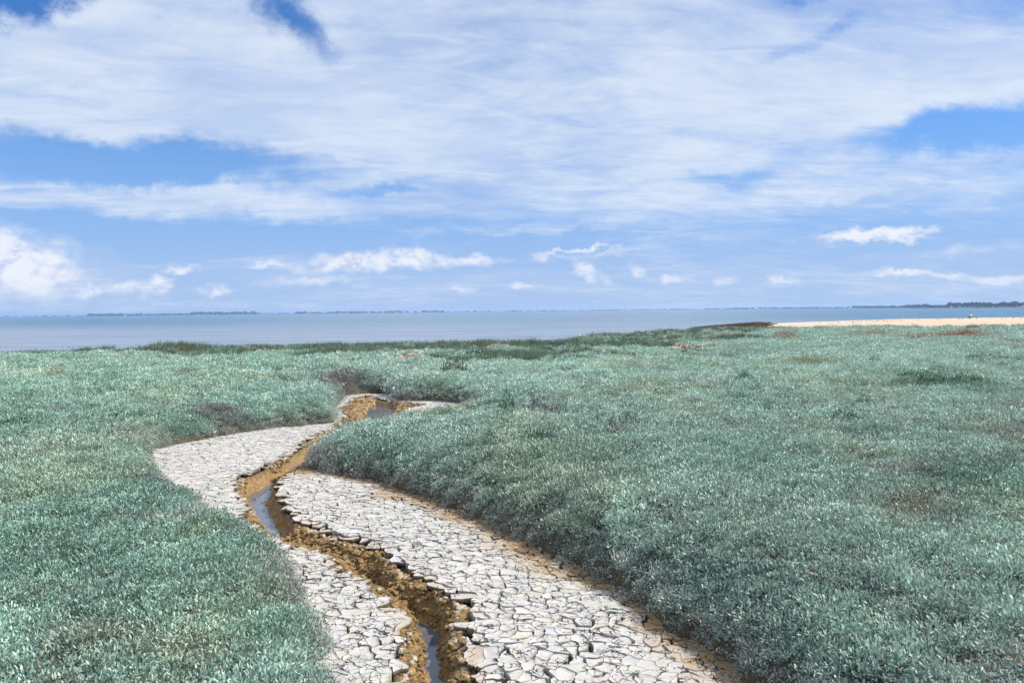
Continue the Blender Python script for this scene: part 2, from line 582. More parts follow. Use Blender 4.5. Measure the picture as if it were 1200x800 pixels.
rows, cols = 440, 720
yy = 1.6 * np.exp(np.linspace(0, math.log(112 / 1.6), rows))
tt = np.linspace(-1.15, 1.15, cols)
gy = np.repeat(yy[:, None], cols, 1)
gx = tt[None, :] * (gy + 1.0)
gz, gd, gs = ground_z(gx, gy)
dep, dg, pool = gully_dep(gx, gy)
bare = 1 - sm(-0.02, 0.06, gd)
gz = gz - 0.085 * bare - (dep + 0.06 * sm(0.0, 0.06, dg)) * bare * (gy < 30)
patchd = np.max([sdf(p, gx, gy) for p in PATCHES], 0)
c = lerp(V_MUD, V_SOIL, sm(0.0, 0.25, gd))
pale = sm(-0.1, 0.2, patch_d(gx, gy))
c = c * (1 - pale[..., None]) + np.array((0.46, 0.41, 0.34)) * pale[..., None]
me = mesh_np('ground', np.stack([gx, gy, gz], -1).reshape(-1, 3), grid_faces(rows, cols), True)
colattr(me, 'col', c.reshape(-1, 3))
add('ground', me, M_GROUND, kind='structure')

# ------------------------------------------------------------------ the creek bed, in fine relief
st = 0.016
xs = np.arange(-5.4, -0.1, st)
ys = np.arange(3.2, 24.5, st * 1.3)
bx, by = np.meshgrid(xs, ys)
coarse = sdf(GULLY, bx[::6, ::6], by[::6, ::6])
keep = np.repeat(np.repeat(coarse, 6, 0), 6, 1)[:bx.shape[0], :bx.shape[1]] > -0.22
fb = grid_faces(*bx.shape)
fk = keep.ravel()[fb].all(1)
fb = fb[fk]
used = np.unique(fb)
remap = np.full(bx.size, -1)
remap[used] = np.arange(len(used))
ux, uy = bx.ravel()[used], by.ravel()[used]


def bed_z(x, y):
    dep, d, pool = gully_dep(x, y)
    z = mud_z(x, y) - 0.045 - 0.035 * (1 - sm(-0.06, 0.0, d)) - dep
    wall = sm(0.0, 0.05, d) * (1 - sm(0.22, 0.5, d))
    ridg = 1 - np.abs(2 * vnoise(x * 11, y * 9, 71)) - np.abs(2 * vnoise(x * 23, y * 19, 72)) * 0.6
    z = z + (0.055 * wall + 0.016) * ridg * sm(-0.02, 0.04, d) * (1 - sm(-0.02, 0.03, pool) * 0.85)
    z = z + 0.010 * fbm(x * 30, y * 26, 73, 2) * sm(-0.02, 0.04, d)
    return z, d, pool


uz, ud, up_ = bed_z(ux, uy)
uz = np.where(ud < -0.04, uz - 0.02, uz)
me = mesh_np('creek_bed', np.stack([ux, uy, uz], -1), remap[fb], False)
cb = lerp((0.13, 0.09, 0.05), (0.31, 0.195, 0.078), sm(-0.02, 0.05, ud))
cb = lerp(cb[..., :3], (0.35, 0.235, 0.115), sm(15, 20, uy))
colattr(me, 'col', cb)
add('creek_bed', me, M_WET, kind='structure')

# water lying in the creek
m, k, b = mat_new('creek_water')
pos = k.new('ShaderNodeNewGeometry').outputs['Position']
bp = k.new('ShaderNodeBump')
bp.inputs['Strength'].default_value = 0.15
bp.inputs['Distance'].default_value = 0.004
k.l.new(k.noise(pos, 22, 3, 0.5), bp.inputs['Height'])
k.l.new(bp.outputs[0], b.inputs['Normal'])
k.l.new(k.mix(k.ramp(k.noise(pos, 6, 4, 0.6), 0.35, 0.65), (0.10, 0.11, 0.13), (0.15, 0.15, 0.16)), b.inputs['Base Color'])
setb(b, Roughness=0.06, IOR=1.33, Specular_IOR_Level=1.0)
M_CW = m
cw = sdf(GULLY, bx[::5, ::5], by[::5, ::5])
wx, wy = bx[::5, ::5], by[::5, ::5]
fw = grid_faces(*wx.shape)
fw = fw[(cw.ravel()[fw] > 0.0).any(1)]
us = np.unique(fw)
rm = np.full(wx.size, -1)
rm[us] = np.arange(len(us))
wz = water_z(wy.ravel()[us])
me = mesh_np('creek_water', np.stack([wx.ravel()[us], wy.ravel()[us], wz], -1), rm[fw], True)
add('creek_water', me, M_CW, kind='structure')

# ------------------------------------------------------------------ cracked mud: plates
S0 = 0.126


def seed(i, j):
    a, b = hash2(np.array([i]), np.array([j]), 301)[0], hash2(np.array([i]), np.array([j]), 302)[0]
    return ((i + 0.5 + 0.86 * (a - 0.5)) * S0, (j + 0.5 + 0.86 * (b - 0.5)) * S0 * 1.0)


mi0, mi1 = int(-8.2 / S0), int(2.6 / S0)
mj0, mj1 = int(4.2 / S0), int(24.6 / S0)
seeds = {(i, j): seed(i, j) for i in range(mi0 - 3, mi1 + 4) for j in range(mj0 - 3, mj1 + 4)}
ks = [(i, j) for i in range(mi0, mi1) for j in range(mj0, mj1)]
sxy = np.array([seeds[k2] for k2 in ks])
dM = -veg_d(sxy[:, 0], sxy[:, 1])
dG = sdf(GULLY, sxy[:, 0], sxy[:, 1]) + 0.05 * fbm(sxy[:, 0] * 4.2, sxy[:, 1] * 4.2, 61, 3)
okp = (dM > -0.12) & (dG < -0.035) & (sxy[:, 1] < 24.5)


def clip(poly, nx, ny, c0):
    outp = []
    for q in range(len(poly)):
        a, b = poly[q], poly[(q + 1) % len(poly)]
        da, db = a[0] * nx + a[1] * ny - c0, b[0] * nx + b[1] * ny - c0
        if da <= 0:
            outp.append(a)
        if (da < 0 < db) or (db < 0 < da):
            t = da / (da - db)
            outp.append((a[0] + t * (b[0] - a[0]), a[1] + t * (b[1] - a[1])))
    return outp


def edge_gap(k1, k2):
    a, b = (k1, k2) if k1 < k2 else (k2, k1)
    h = hash2(np.array([a[0] * 7 + b[0] * 13]), np.array([a[1] * 11 + b[1] * 5]), 311)[0]
    mx, my = 0.5 * (seeds[a][0] + seeds[b][0]), 0.5 * (seeds[a][1] + seeds[b][1])
    big = 0.6 + 1.5 * max(0.0, float(vnoise(np.array([mx * 1.6]), np.array([my * 1.6]), 317)[0] + 0.25))
    return (0.002 if h < 0.32 else 0.005 + 0.018 * (max(h - 0.32, 0) / 0.68) ** 1.5) * big


plates = []
for q, k2 in enumerate(ks):
    if not okp[q]:
        continue
    cx, cy = sxy[q]
    poly = [(-.3, -.3), (.3, -.3), (.3, .3), (-.3, .3)]
    i, j = k2
    for di in (-2, -1, 0, 1, 2):
        for dj in (-2, -1, 0, 1, 2):
            if di == dj == 0:
                continue
            kk = (i + di, j + dj)
            nx, ny = seeds[kk][0] - cx, seeds[kk][1] - cy
            L = math.hypot(nx, ny)
            if L > 0.45:
                continue
            poly = clip(poly, nx / L, ny / L, L / 2 - edge_gap(k2, kk) / 2)
            if len(poly) < 3:
                break
        if len(poly) < 3:
            break
    if len(poly) < 3:
        continue
    plates.append((cx, cy, np.array(poly), dM[q], dG[q]))


RE = right_edge


def edge_dist(pl, x, y):
    best = np.full(x.shape, 1e9)
    for (ax, ay), (bx_, by_) in zip(pl[:-1], pl[1:]):
        ex, ey = bx_ - ax, by_ - ay
        t = np.clip(((x - ax) * ex + (y - ay) * ey) / (ex * ex + ey * ey), 0, 1)
        best = np.minimum(best, np.hypot(x - ax - t * ex, y - ay - t * ey))
    return best


def warp_xy(p):
    x, y = p[:, 0], p[:, 1]
    return np.stack([x + 0.10 * fbm(x * 5, y * 5, 401, 4, 0.6), y + 0.10 * fbm(x * 5 + 7, y * 5, 402, 4, 0.6)], 1)


def plate_geo(pl, fine_=True):
    cx, cy, poly, dm, dgl = pl
    pts = []
    n = len(poly)
    rnd = random.Random(int(cx * 9973) ^ int(cy * 7919))
    for q in range(n):
        a, b = poly[q], poly[(q + 1) % n]
        L = np.hypot(*(b - a))
        if L < 0.012:
            pts.append((a + b) / 2)
            continue
        t = min(0.15, 0.003 / L + 0.015)
        pts.append(a + (b - a) * t)
        ns = int(L / (0.03 if fine_ else 0.05))
        for e in range(1, ns):
            pts.append(a + (b - a) * (t + (1 - 2 * t) * e / ns))
        pts.append(a + (b - a) * (1 - t))
    o = np.array(pts) + (cx, cy)
    o = warp_xy(o)
    cen = o.mean(0)
    wdn = 0.013 * np.clip(2.8 * vnoise(o[:, 0] * 13, o[:, 1] * 13, 409) - 0.25, 0, 1)
    o = o - (o - cen) / np.linalg.norm(o - cen, axis=1)[:, None] * wdn[:, None]
    n = len(o)
    edge = float(np.clip((dgl + 0.16) / 0.16, 0, 1))              # 1 at the lip of the creek
    hz = mud_z(o[:, 0], o[:, 1])
    cz = float(mud_z(cen[None, 0], cen[None, 1])[0])
    tx, ty = rnd.gauss(0, 0.009 + 0.13 * edge), rnd.gauss(0, 0.009 + 0.13 * edge)
    lift = rnd.gauss(0, 0.001) - edge * edge * 0.035
    tilt = (o - cen) @ np.array((tx, ty))
    curl = 0.002 + rnd.random() * 0.004
    ztop = hz + tilt + lift + curl
    inner = cen + (o - cen) * 0.74
    zin = mud_z(inner[:, 0], inner[:, 1]) + tilt * 0.74 + lift - 0.001
    shoulder = cen + (o - cen) * 0.965
    thick = 0.12 - 0.082 * min(1, edge * 3)
    v = np.vstack([np.c_[cen + (o - cen) * 0.95, ztop - thick], np.c_[o, ztop - 0.004], np.c_[shoulder, ztop], np.c_[inner, zin], [[cen[0], cen[1], cz + lift + rnd.uniform(-0.004, 0.002)]]])
    f = []
    for q in range(n):
        r = (q + 1) % n
        for lv in range(3):
            f.append((lv * n + q, lv * n + r, (lv + 1) * n + r, (lv + 1) * n + q))
        f.append((3 * n + q, 3 * n + r, 4 * n))
    tone = rnd.gauss(0, 1)
    base = np.array((0.53, 0.505, 0.465)) * (1 + 0.022 * tone)
    base *= np.array((1 + 0.02 * rnd.gauss(0, 1), 1, 1 - 0.03 * rnd.gauss(0, 1)))
    # silt that is still damp stays brown along the foot of the right bank
    wid = 0.29 + 0.55 * float(vnoise(np.array([cx * 1.3]), np.array([cy * 1.3]), 88)[0])
    dr = float(edge_dist(RE, np.array([cx]), np.array([cy]))[0])
    if dr > dm + 0.15 or cy > 14:
        dr, wid = 9.0, 0.03
    bt = float(np.clip(1.25 - dr / max(wid, 0.03), 0, 1)) * (0.95 if rnd.random() > 0.12 else 0.5)
    bt = max(bt, edge ** 2 * 0.75 * (rnd.random() < 0.7))
    col = base * (1 - bt) + np.array((0.36, 0.235, 0.115)) * bt
    cv = np.tile(col, (len(v), 1))
    cv[:n] = (0.05, 0.035, 0.022)  # damp brown lower ring, with crack shade put into its colour too
    if edge > 0.05:
        cv[n:2 * n] = cv[n:2 * n] * 0.35 + np.array((0.25, 0.16, 0.08)) * 0.65
    return v, f, cv


def view_size(pl):
    p = Vector((pl[0], pl[1], -EYE))
    zc = p.dot(fwd)
    u, vv = 600 + F * p.dot(right) / zc, 400 - F * p.dot(upv) / zc
    ar = np.ptp(pl[2][:, 0]) * np.ptp(pl[2][:, 1]) / zc ** 3
    return ar if (-5 < u < 1205 and vv < 806) else ar * 1e-3


plates.sort(key=view_size, reverse=True)
flat = add('mudflat', None, kind='structure')
acc_v, acc_f, acc_c, off = [], [], [], 0
for q, pl in enumerate(plates):
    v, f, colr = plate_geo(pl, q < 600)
    if q < 300:
        me = bpy.data.meshes.new('mud_plate')
        me.from_pydata(v.tolist(), [], f)
        me.update()
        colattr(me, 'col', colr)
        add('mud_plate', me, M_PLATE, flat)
    else:
        acc_v.append(v)
        acc_f += [tuple(a + off for a in t) for t in f]
        acc_c.append(colr)
        off += len(v)
me = bpy.data.meshes.new('mud_plates_beyond')
me.from_pydata(np.vstack(acc_v).tolist(), [], acc_f)
me.update()
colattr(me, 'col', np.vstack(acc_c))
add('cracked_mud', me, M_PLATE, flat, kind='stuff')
print('plates', len(plates))

# ------------------------------------------------------------------ clods in the creek
def ico(sub):
    import bmesh
    bm = bmesh.new()
    bmesh.ops.create_icosphere(bm, subdivisions=sub, radius=1.0)
    v = np.array([p.co[:] for p in bm.verts])
    f = np.array([[p.index for p in fc.verts] for fc in bm.faces])
    bm.free()
    return v, f


IV, IF = ico(2)
IV1, IF1 = ico(1)


def lumps(xs, ys, zs, rs, cols_, flatten=0.6, seed_=1, iv=IV, jf=IF, rough=0.42):
    n = len(xs)
    r = np.random.default_rng(seed_)
    ang = r.uniform(0, 6.28, n)
    sx, sy = r.uniform(0.7, 1.35, n), r.uniform(0.7, 1.35, n)
    V = np.tile(iv[None], (n, 1, 1))
    jit = 1 + rough * (r.random((n, iv.shape[0])) - 0.5)
    V = V * jit[..., None]
    V = V * np.stack([sx, sy, np.full(n, flatten) * r.uniform(0.7, 1.3, n)], -1)[:, None]
    tl = r.normal(0, 0.35, n)
    x, z = V[..., 0] * np.cos(tl)[:, None] - V[..., 2] * np.sin(tl)[:, None], V[..., 0] * np.sin(tl)[:, None] + V[..., 2] * np.cos(tl)[:, None]
    y = V[..., 1]
    ca, sa = np.cos(ang)[:, None], np.sin(ang)[:, None]
    x, y = x * ca - y * sa, x * sa + y * ca
    V = np.stack([x, y, z], -1) * np.asarray(rs)[:, None, None] + np.stack([xs, ys, zs], -1)[:, None]
    Fc = (jf[None] + (np.arange(n) * iv.shape[0])[:, None, None]).reshape(-1, 3)
    C = np.repeat(np.asarray(cols_)[:, None], iv.shape[0], 1).reshape(-1, 3)
    return V.reshape(-1, 3), Fc, C


n = 110000
cx_, cy_ = RNG.uniform(-5.2, -0.2, n), 4.0 + 19 * RNG.random(n)
dd = sdf(GULLY, cx_, cy_)
ok = dd > -0.05
cx_, cy_ = cx_[ok], cy_[ok]
cz_, cd_, cp_ = bed_z(cx_, cy_)
right_side = cx_ > -10
pr = (0.95 * (1 - sm(0.16, 0.34, cd_)) + 0.30) * (1 - sm(0.02, 0.06, cp_)) * (1 - 0.75 * sm(15, 19, cy_))
ok = RNG.random(len(cx_)) < pr
cx_, cy_, cz_, cd_ = cx_[ok][:12500], cy_[ok][:12500], cz_[ok][:12500], cd_[ok][:12500]
rs = RNG.uniform(0.008, 0.028, len(cx_)) * (1 + 0.3 * (cd_ < 0.12)) * (1 + 0.35 * sm(8, 13, cy_))
cc = np.array((0.29, 0.185, 0.075)) * RNG.uniform(0.6, 1.25, (len(cx_), 1))
pl_ = (RNG.random(len(cx_)) < 0.3) & (cd_ < 0.055)
cc[pl_] = (0.5, 0.43, 0.34)
V, Fc, Cc = lumps(cx_, cy_, cz_ + rs * 0.2, rs, cc)
me = mesh_np('mud_clods', V, Fc, False)
colattr(me, 'col', Cc)
add('mud_clods', me, M_WET, kind='stuff', label='broken brown clods of wet mud along the banks of the narrow creek')

# the eroded banks further off: pale and dark crumbs
xs_, ys_, cs_ = [], [], []
for pi, p in enumerate(PATCHES):
    P_ = np.array(p)
    x = RNG.uniform(P_[:, 0].min(), P_[:, 0].max(), 700)
    y = RNG.uniform(P_[:, 1].min(), P_[:, 1].max(), 700)
    ok = sdf(p, x, y) > -0.15
    xs_.append(x[ok])
    ys_.append(y[ok])
    pal = np.array([(0.5, 0.43, 0.36), (0.36, 0.24, 0.17), (0.12, 0.08, 0.06)])
    prb = (0.75, 0.15, 0.1) if pi < 2 else (0.40, 0.3, 0.3)
    cs_.append(pal[RNG.choice(3, ok.sum(), p=prb)])
x, y, cs_ = np.hstack(xs_), np.hstack(ys_), np.vstack(cs_)
z = ground_z(x, y)[0]
V, Fc, Cc = lumps(x, y, z + 0.02, RNG.uniform(0.05, 0.16, len(x)), cs_, seed_=4, iv=IV1, jf=IF1)
me = mesh_np('mud_rubble', V, Fc, False)
colattr(me, 'col', Cc)
add('mud_rubble', me, M_PLATE, kind='stuff', label='pale broken mud and rubble in the bare hollows of the distant marsh')


# ------------------------------------------------------------------ tufts of plants
def leaf_cluster(n, rad, hgt, ll, lw, seed_, lean=0.7, curl=0.25, red=0.012, dark=0.27):
    r = np.random.default_rng(seed_)
    a = r.uniform(0, 6.283, n)
    q = np.sqrt(r.random(n))
    px, py = rad * q * np.cos(a), rad * q * np.sin(a)
    pz = hgt * (1 - q * q) * r.uniform(0.25, 1.0, n) + r.normal(0, 0.012, n) - 0.03
    b = a + r.normal(0, 1.1, n)
    ti = np.clip(r.normal(lean, 0.38, n), 0.05, 1.5) * (0.55 + 0.6 * q)
    d = np.stack([np.sin(ti) * np.cos(b), np.sin(ti) * np.sin(b), np.cos(ti)], 1)
    rv = r.normal(0, 1, (n, 3))
    s = np.cross(d, np.array((0, 0, 1.0))) + rv * 0.45
    s /= np.linalg.norm(s, axis=1)[:, None]
    nn = np.cross(s, d)
    L = ll * r.uniform(0.65, 1.25, n)[:, None]
    W = lw * r.uniform(0.7, 1.2, n)[:, None]
    p0 = np.stack([px, py, pz], 1)
    cv = curl * r.uniform(-1, 1, n)[:, None] * L
    v0 = p0
    v1 = p0 + d * L * 0.45 + s * W * 0.5 + nn * cv * 0.25
    v2 = p0 + d * L * 0.45 - s * W * 0.5 + nn * cv * 0.25
    v3 = p0 + d * L * 0.80 + s * W * 0.36 + nn * cv * 0.7
    v4 = p0 + d * L * 0.80 - s * W * 0.36 + nn * cv * 0.7
    v5 = p0 + d * L + nn * cv
    V = np.stack([v0, v2, v1, v3, v4, v5], 1).reshape(-1, 3)
    i = (np.arange(n) * 6)[:, None]
    F3 = np.concatenate([i + (0, 1, 2), i + (2, 1, 4), i + (2, 4, 3), i + (3, 4, 5)], 0)
    tone = r.uniform(0.72, 1.3, n)
    c = np.stack([tone, tone, tone], 1)
    c[:, 0] *= r.uniform(0.85, 1.15, n)
    c[:, 2] *= r.uniform(0.9, 1.1, n)
    rd = r.random(n) < red
    c[rd] = c[rd] * (1.6, 0.85, 0.65)
    dk = r.random(n) < dark
    c[dk] *= 0.45
    lt = r.random(n) < 0.14
    c[lt] *= (1.5, 1.35, 1.3)
    return V, F3, np.repeat(c, 6, 0)


def blade_cluster(n, rad, hgt, wid, seed_, spread=0.3, brown=0.1):
    r = np.random.default_rng(seed_)
    a = r.uniform(0, 6.283, n)
    q = np.sqrt(r.random(n)) * rad
    p0 = np.stack([q * np.cos(a), q * np.sin(a), np.zeros(n) - 0.05], 1)
    b = a + r.normal(0, 0.9, n)
    ti = np.abs(r.normal(0, spread, n))
    H = hgt * r.uniform(0.55, 1.15, n)
    d = np.stack([np.sin(ti) * np.cos(b), np.sin(ti) * np.sin(b), np.cos(ti)], 1)
    d2 = np.stack([np.sin(ti * 2.2) * np.cos(b), np.sin(ti * 2.2) * np.sin(b), np.cos(ti * 2.2)], 1)
    s = np.stack([-np.sin(b + 0.8), np.cos(b + 0.8), np.zeros(n)], 1) * wid
    m1 = p0 + d * (H * 0.55)[:, None]
    tip = m1 + d2 * (H * 0.5)[:, None]
    V = np.stack([p0 - s, p0 + s, m1 + s * 0.8, m1 - s * 0.8, tip], 1).reshape(-1, 3)
    i = (np.arange(n) * 5)[:, None]
    F3 = np.concatenate([i + (0, 1, 2), i + (0, 2, 3), i + (3, 2, 4)], 0)
    tone = r.uniform(0.6, 1.4, n)
    c = np.stack([tone, tone, tone], 1)
    bw = r.random(n) < brown
    c[bw] *= (2.3, 1.1, 0.8)
    return V, F3, np.repeat(c, 5, 0)


def tuft_obj(name, geo, mat):
    V, F3, c = geo
    me = mesh_np(name, V, F3, False)
    colattr(me, 'lc', c)
    me.materials.append(mat)
    return bpy.data.objects.new(name, me)


def library(name, objs):
    cl = bpy.data.collections.new(name)
    for o in objs:
        cl.objects.link(o)
    return cl


def scatter(name, label, pts, rotz, tilt, scl, idx, tint, coll):
    me = bpy.data.meshes.new(name)
    n = len(pts)
    me.vertices.add(n)
    me.vertices.foreach_set('co', np.asarray(pts, np.float32).ravel())
    for nm, ty, arr in (('rot', 'FLOAT_VECTOR', np.stack([tilt[:, 0], tilt[:, 1], rotz], 1)), ('scl', 'FLOAT_VECTOR', scl)):
        at_ = me.attributes.new(nm, ty, 'POINT')
        at_.data.foreach_set('vector', np.asarray(arr, np.float32).ravel())
    at_ = me.attributes.new('idx', 'INT', 'POINT')
    at_.data.foreach_set('value', np.asarray(idx, np.int32))
    at_ = me.attributes.new('tint', 'FLOAT_COLOR', 'POINT')
    at_.data.foreach_set('color', np.hstack([tint, np.ones((n, 1))]).astype(np.float32).ravel())
    o = add(name, me, None, kind='stuff', label=label)
    ng = bpy.data.node_groups.new(name, 'GeometryNodeTree')
    ng.interface.new_socket('Geometry', in_out='INPUT', socket_type='NodeSocketGeometry')
    ng.interface.new_socket('Geometry', in_out='OUTPUT', socket_type='NodeSocketGeometry')
    gi, go = ng.nodes.new('NodeGroupInput'), ng.nodes.new('NodeGroupOutput')
    ci = ng.nodes.new('GeometryNodeCollectionInfo')
    ci.inputs['Collection'].default_value = coll
    ci.inputs['Separate Children'].default_value = True
    ci.inputs['Reset Children'].default_value = True
    ip = ng.nodes.new('GeometryNodeInstanceOnPoints')
    ip.inputs['Pick Instance'].default_value = True

    def named(nm, dt):
        q = ng.nodes.new('GeometryNodeInputNamedAttribute')
        q.data_type = dt
        q.inputs['Name'].default_value = nm
        return q.outputs['Attribute']
    L = ng.links.new
    L(gi.outputs[0], ip.inputs['Points'])
    L(ci.outputs[0], ip.inputs['Instance'])
    L(named('idx', 'INT'), ip.inputs['Instance Index'])
    e2r = ng.nodes.new('FunctionNodeEulerToRotation')
    L(named('rot', 'FLOAT_VECTOR'), e2r.inputs[0])
    L(e2r.outputs[0], ip.inputs['Rotation'])
    L(named('scl', 'FLOAT_VECTOR'), ip.inputs['Scale'])
    L(ip.outputs[0], go.inputs[0])
    md = o.modifiers.new('scatter', 'NODES')
    md.node_group = ng
    return o


leafy = [tuft_obj('purslane_tuft', leaf_cluster(135, 0.15, 0.10, 0.034, 0.0125, 500 + i), M_LEAF) for i in range(5)]
twiggy = [tuft_obj('purslane_tuft_woody', leaf_cluster(95, 0.15, 0.08, 0.034, 0.0085, 600 + i, lean=1.0, red=0.03, dark=0.3), M_LEAF) for i in range(2)]
fine = [tuft_obj('purslane_tuft_far', leaf_cluster(120, 0.16, 0.085, 0.036, 0.013, 700 + i, dark=0.14), M_LEAF) for i in range(3)]
LIB_P = library('purslane_tufts', sorted(leafy + twiggy + fine, key=lambda o: o.name))
order = [o.name for o in sorted(leafy + twiggy + fine, key=lambda o: o.name)]
I_LEAFY = [order.index(o.name) for o in leafy]
I_TWIG = [order.index(o.name) for o in twiggy]
I_FINE = [order.index(o.name) for o in fine]


def pblob(x, y, px, py, rx, ry, z=0.5):
    """soft patch on the ground about the photo point, sized in photo pixels"""
    c0 = g(px, py, z)
    ex = g(px + rx, py, z)
    e1, e2 = g(px, py - ry, z), g(px, py + ry, z)
    lx, ly = abs(ex[0] - c0[0]), 0.5 * abs(e1[1] - e2[1])
    sx = x - c0[0] * y / c0[1]
    q = (sx / lx) ** 2 + ((y - c0[1]) / ly) ** 2
    return np.exp(-q)


def grass_depth(x, y):
    return np.interp(x / y, [-0.8, -0.55, -0.4, -0.2, 0.0, 0.12, 0.3, 0.38, 0.46], [2.0, 3, 8, 13, 16, 24, 24, 12, 3])


def cover_tint(x, y, d):
    n = len(x)
    side = sm(-1.5, 1.5, x + 0.24 * y + 0.3)
    a = fbm(x * 0.55, y * 0.4, 801, 4)
    b = fbm(x * 1.6, y * 1.1, 802, 3)
    e = fbm(x * 0.9 + 5, y * 0.35, 803, 3)
    green, grey, yel, plum = (0.255, 0.405, 0.32), (0.355, 0.475, 0.40), (0.39, 0.46, 0.33), (0.34, 0.33, 0.32)
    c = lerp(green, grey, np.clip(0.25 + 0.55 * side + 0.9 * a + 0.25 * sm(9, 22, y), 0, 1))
    c = lerp(c, yel, np.clip(1.6 * (e - 0.10), 0, 0.55))
    t = np.clip(1.0 - d / (0.20 + 0.25 * (b + 0.4)), 0, 1)
    c = lerp(c, plum, 0.7 * t)
    c = lerp(c, plum, np.clip(2.6 * (fbm(x * 1.1, y * 0.8, 804, 3) - 0.30), 0, 0.6))
    c = c * (1 + 0.28 * b)[:, None]
    c = c * RNG.uniform(0.86, 1.14, (n, 1))
    c = c * (1.17 + 0.2 * sm(9, 26, y))[:, None]  # farther tufts brighter: lit top leaves at a grazing view put into the tint
    for px, py, rx, ry, col_, kk in TINTS:
        c = lerp(c, col_, kk * pblob(x, y, px, py, rx, ry))
    return np.clip(c, 0.01, 0.9)


PLUM, DKG, ORG, YEL = (0.24, 0.21, 0.205), (0.08, 0.18, 0.11), (0.40, 0.20, 0.09), (0.31, 0.37, 0.18)
TINTS = [(255, 478, 30, 5, PLUM, 0.9), (180, 548, 28, 6, PLUM, 0.7), (400, 445, 34, 6, PLUM, 0.8), (398, 440, 20, 4, PLUM, 0.7), (330, 650, 30, 26, PLUM, 0.5),
         (1090, 440, 60, 5, YEL, 0.9), (1080, 436, 40, 4, DKG, 0.6), (1100, 449, 60, 3, DKG, 0.8), (1150, 455, 30, 3, DKG, 0.6), (950, 428, 40, 3, YEL, 0.8),
         (1130, 580, 60, 22, DKG, 0.45), (1070, 615, 50, 18, ORG, 0.35), (120, 720, 60, 16, ORG, 0.25), (70, 790, 40, 14, ORG, 0.3), (230, 735, 60, 14, ORG, 0.22),
         (1128, 393, 34, 3.0, ORG, 1.0), (1088, 396, 30, 2.5, ORG, 0.8), (1020, 393, 30, 3, ORG, 0.6), (920, 395, 12, 3, ORG, 0.8), (855, 395, 14, 3, ORG, 0.6),
         (1186, 402, 20, 2, ORG, 0.7), (62, 440, 10, 2, ORG, 0.5), (640, 490, 22, 6, PLUM, 0.5), (1110, 520, 70, 5, DKG, 0.35), (900, 450, 50, 5, DKG, 0.25),
         (1180, 525, 40, 5, PLUM, 0.5), (970, 520, 60, 6, DKG, 0.25), (760, 450, 60, 6, (0.27, 0.30, 0.20), 0.5), (660, 540, 90, 14, YEL, 0.3)]

batches = []
for (y0, y1, dens, s0, kinds) in ((2.6, 7.5, 105, 0.95, 'n'), (7.5, 12, 78, 1.1, 'n'), (12, 19, 52, 1.3, 'm'), (3.0, 26, 190, 0.95, 'e'), (19, 30, 26, 1.8, 'f'), (30, 48, 15, 2.35, 'f'), (48, 92, 8.0, 3.1, 'f')):
    half0, half1 = 0.86 * y0 + 1.2, 0.86 * y1 + 1.2
    n = int(dens * (y1 - y0) * 2 * half1)
    x = RNG.uniform(-half1, half1, n)
    y = RNG.uniform(y0, y1, n)
    ok = np.abs(x) < 0.86 * y + 1.2
    x, y = x[ok], y[ok]
    d = veg_d(x, y)
    s = shore_y(x) - y
    ok = (d > (-0.02 if kinds == 'e' else 0.01 + 0.012 * s0)) & (s > 0.6)
    if kinds == 'e':
        ok &= (d < 0.6) & (np.abs(x + 0.24 * y) < 8)
    if y1 > 20:
        ok &= patch_d(x, y) < 0.1
    x, y, d, s = x[ok], y[ok], d[ok], s[ok]
    z = canopy(x, y, d)
    sh = 1 - sm(-3.0, 1.6, s)
    z = z - 0.10 - (z + 1.3) * sh
    n = len(x)
    sc_ = s0 * RNG.uniform(0.75, 1.3, n)
    sc_ = sc_ * (0.62 + 0.38 * sm(0.0, 0.3, d))
    z = z + 0.055 * np.minimum(s0, 1.3) * RNG.uniform(0.3, 1.2, n)
    tw = (RNG.random(n) < 0.75 * np.clip(1.1 - d / 0.45, 0, 1)) | ((kinds == 'e') & (RNG.random(n) < 0.55)) | (fbm(x * 1.1, y * 0.8, 804, 3) > 0.42)
    ind = RNG.choice(I_LEAFY if kinds in 'nme' else I_FINE, n)
    ind = np.where(tw & (y < 30), RNG.choice(I_TWIG, n), ind)
    # lean with the slope of the cover
    h = 0.08
    gxx = (canopy(x + h, y) - canopy(x - h, y)) / (2 * h)
    gyy = (canopy(x, y + h) - canopy(x, y - h)) / (2 * h)
    tl = np.stack([np.clip(gyy, -1, 1) * 0.7 + RNG.normal(0, 0.16, n), -np.clip(gxx, -1, 1) * 0.7 + RNG.normal(0, 0.16, n)], 1)
    # thin out where the cordgrass takes over near the shore
    xm = grass_depth(x, y)
    g_here = (s < xm * (0.8 + 1.0 * fbm(x * 0.45, y * 0.45, 950, 4))) & (y > 30) & (x / y < 0.42)
    ok = ~(g_here & (RNG.random(n) < 0.82))
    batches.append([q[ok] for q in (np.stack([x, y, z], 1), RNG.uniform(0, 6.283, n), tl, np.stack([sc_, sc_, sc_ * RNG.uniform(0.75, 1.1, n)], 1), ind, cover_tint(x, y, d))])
cat = [np.concatenate([b_[i] for b_ in batches]) for i in range(6)]

print('tufts', len(cat[0]))
scatter('sea_purslane', 'low grey green leafy plants covering the marsh on both sides of the creek', *cat, LIB_P)

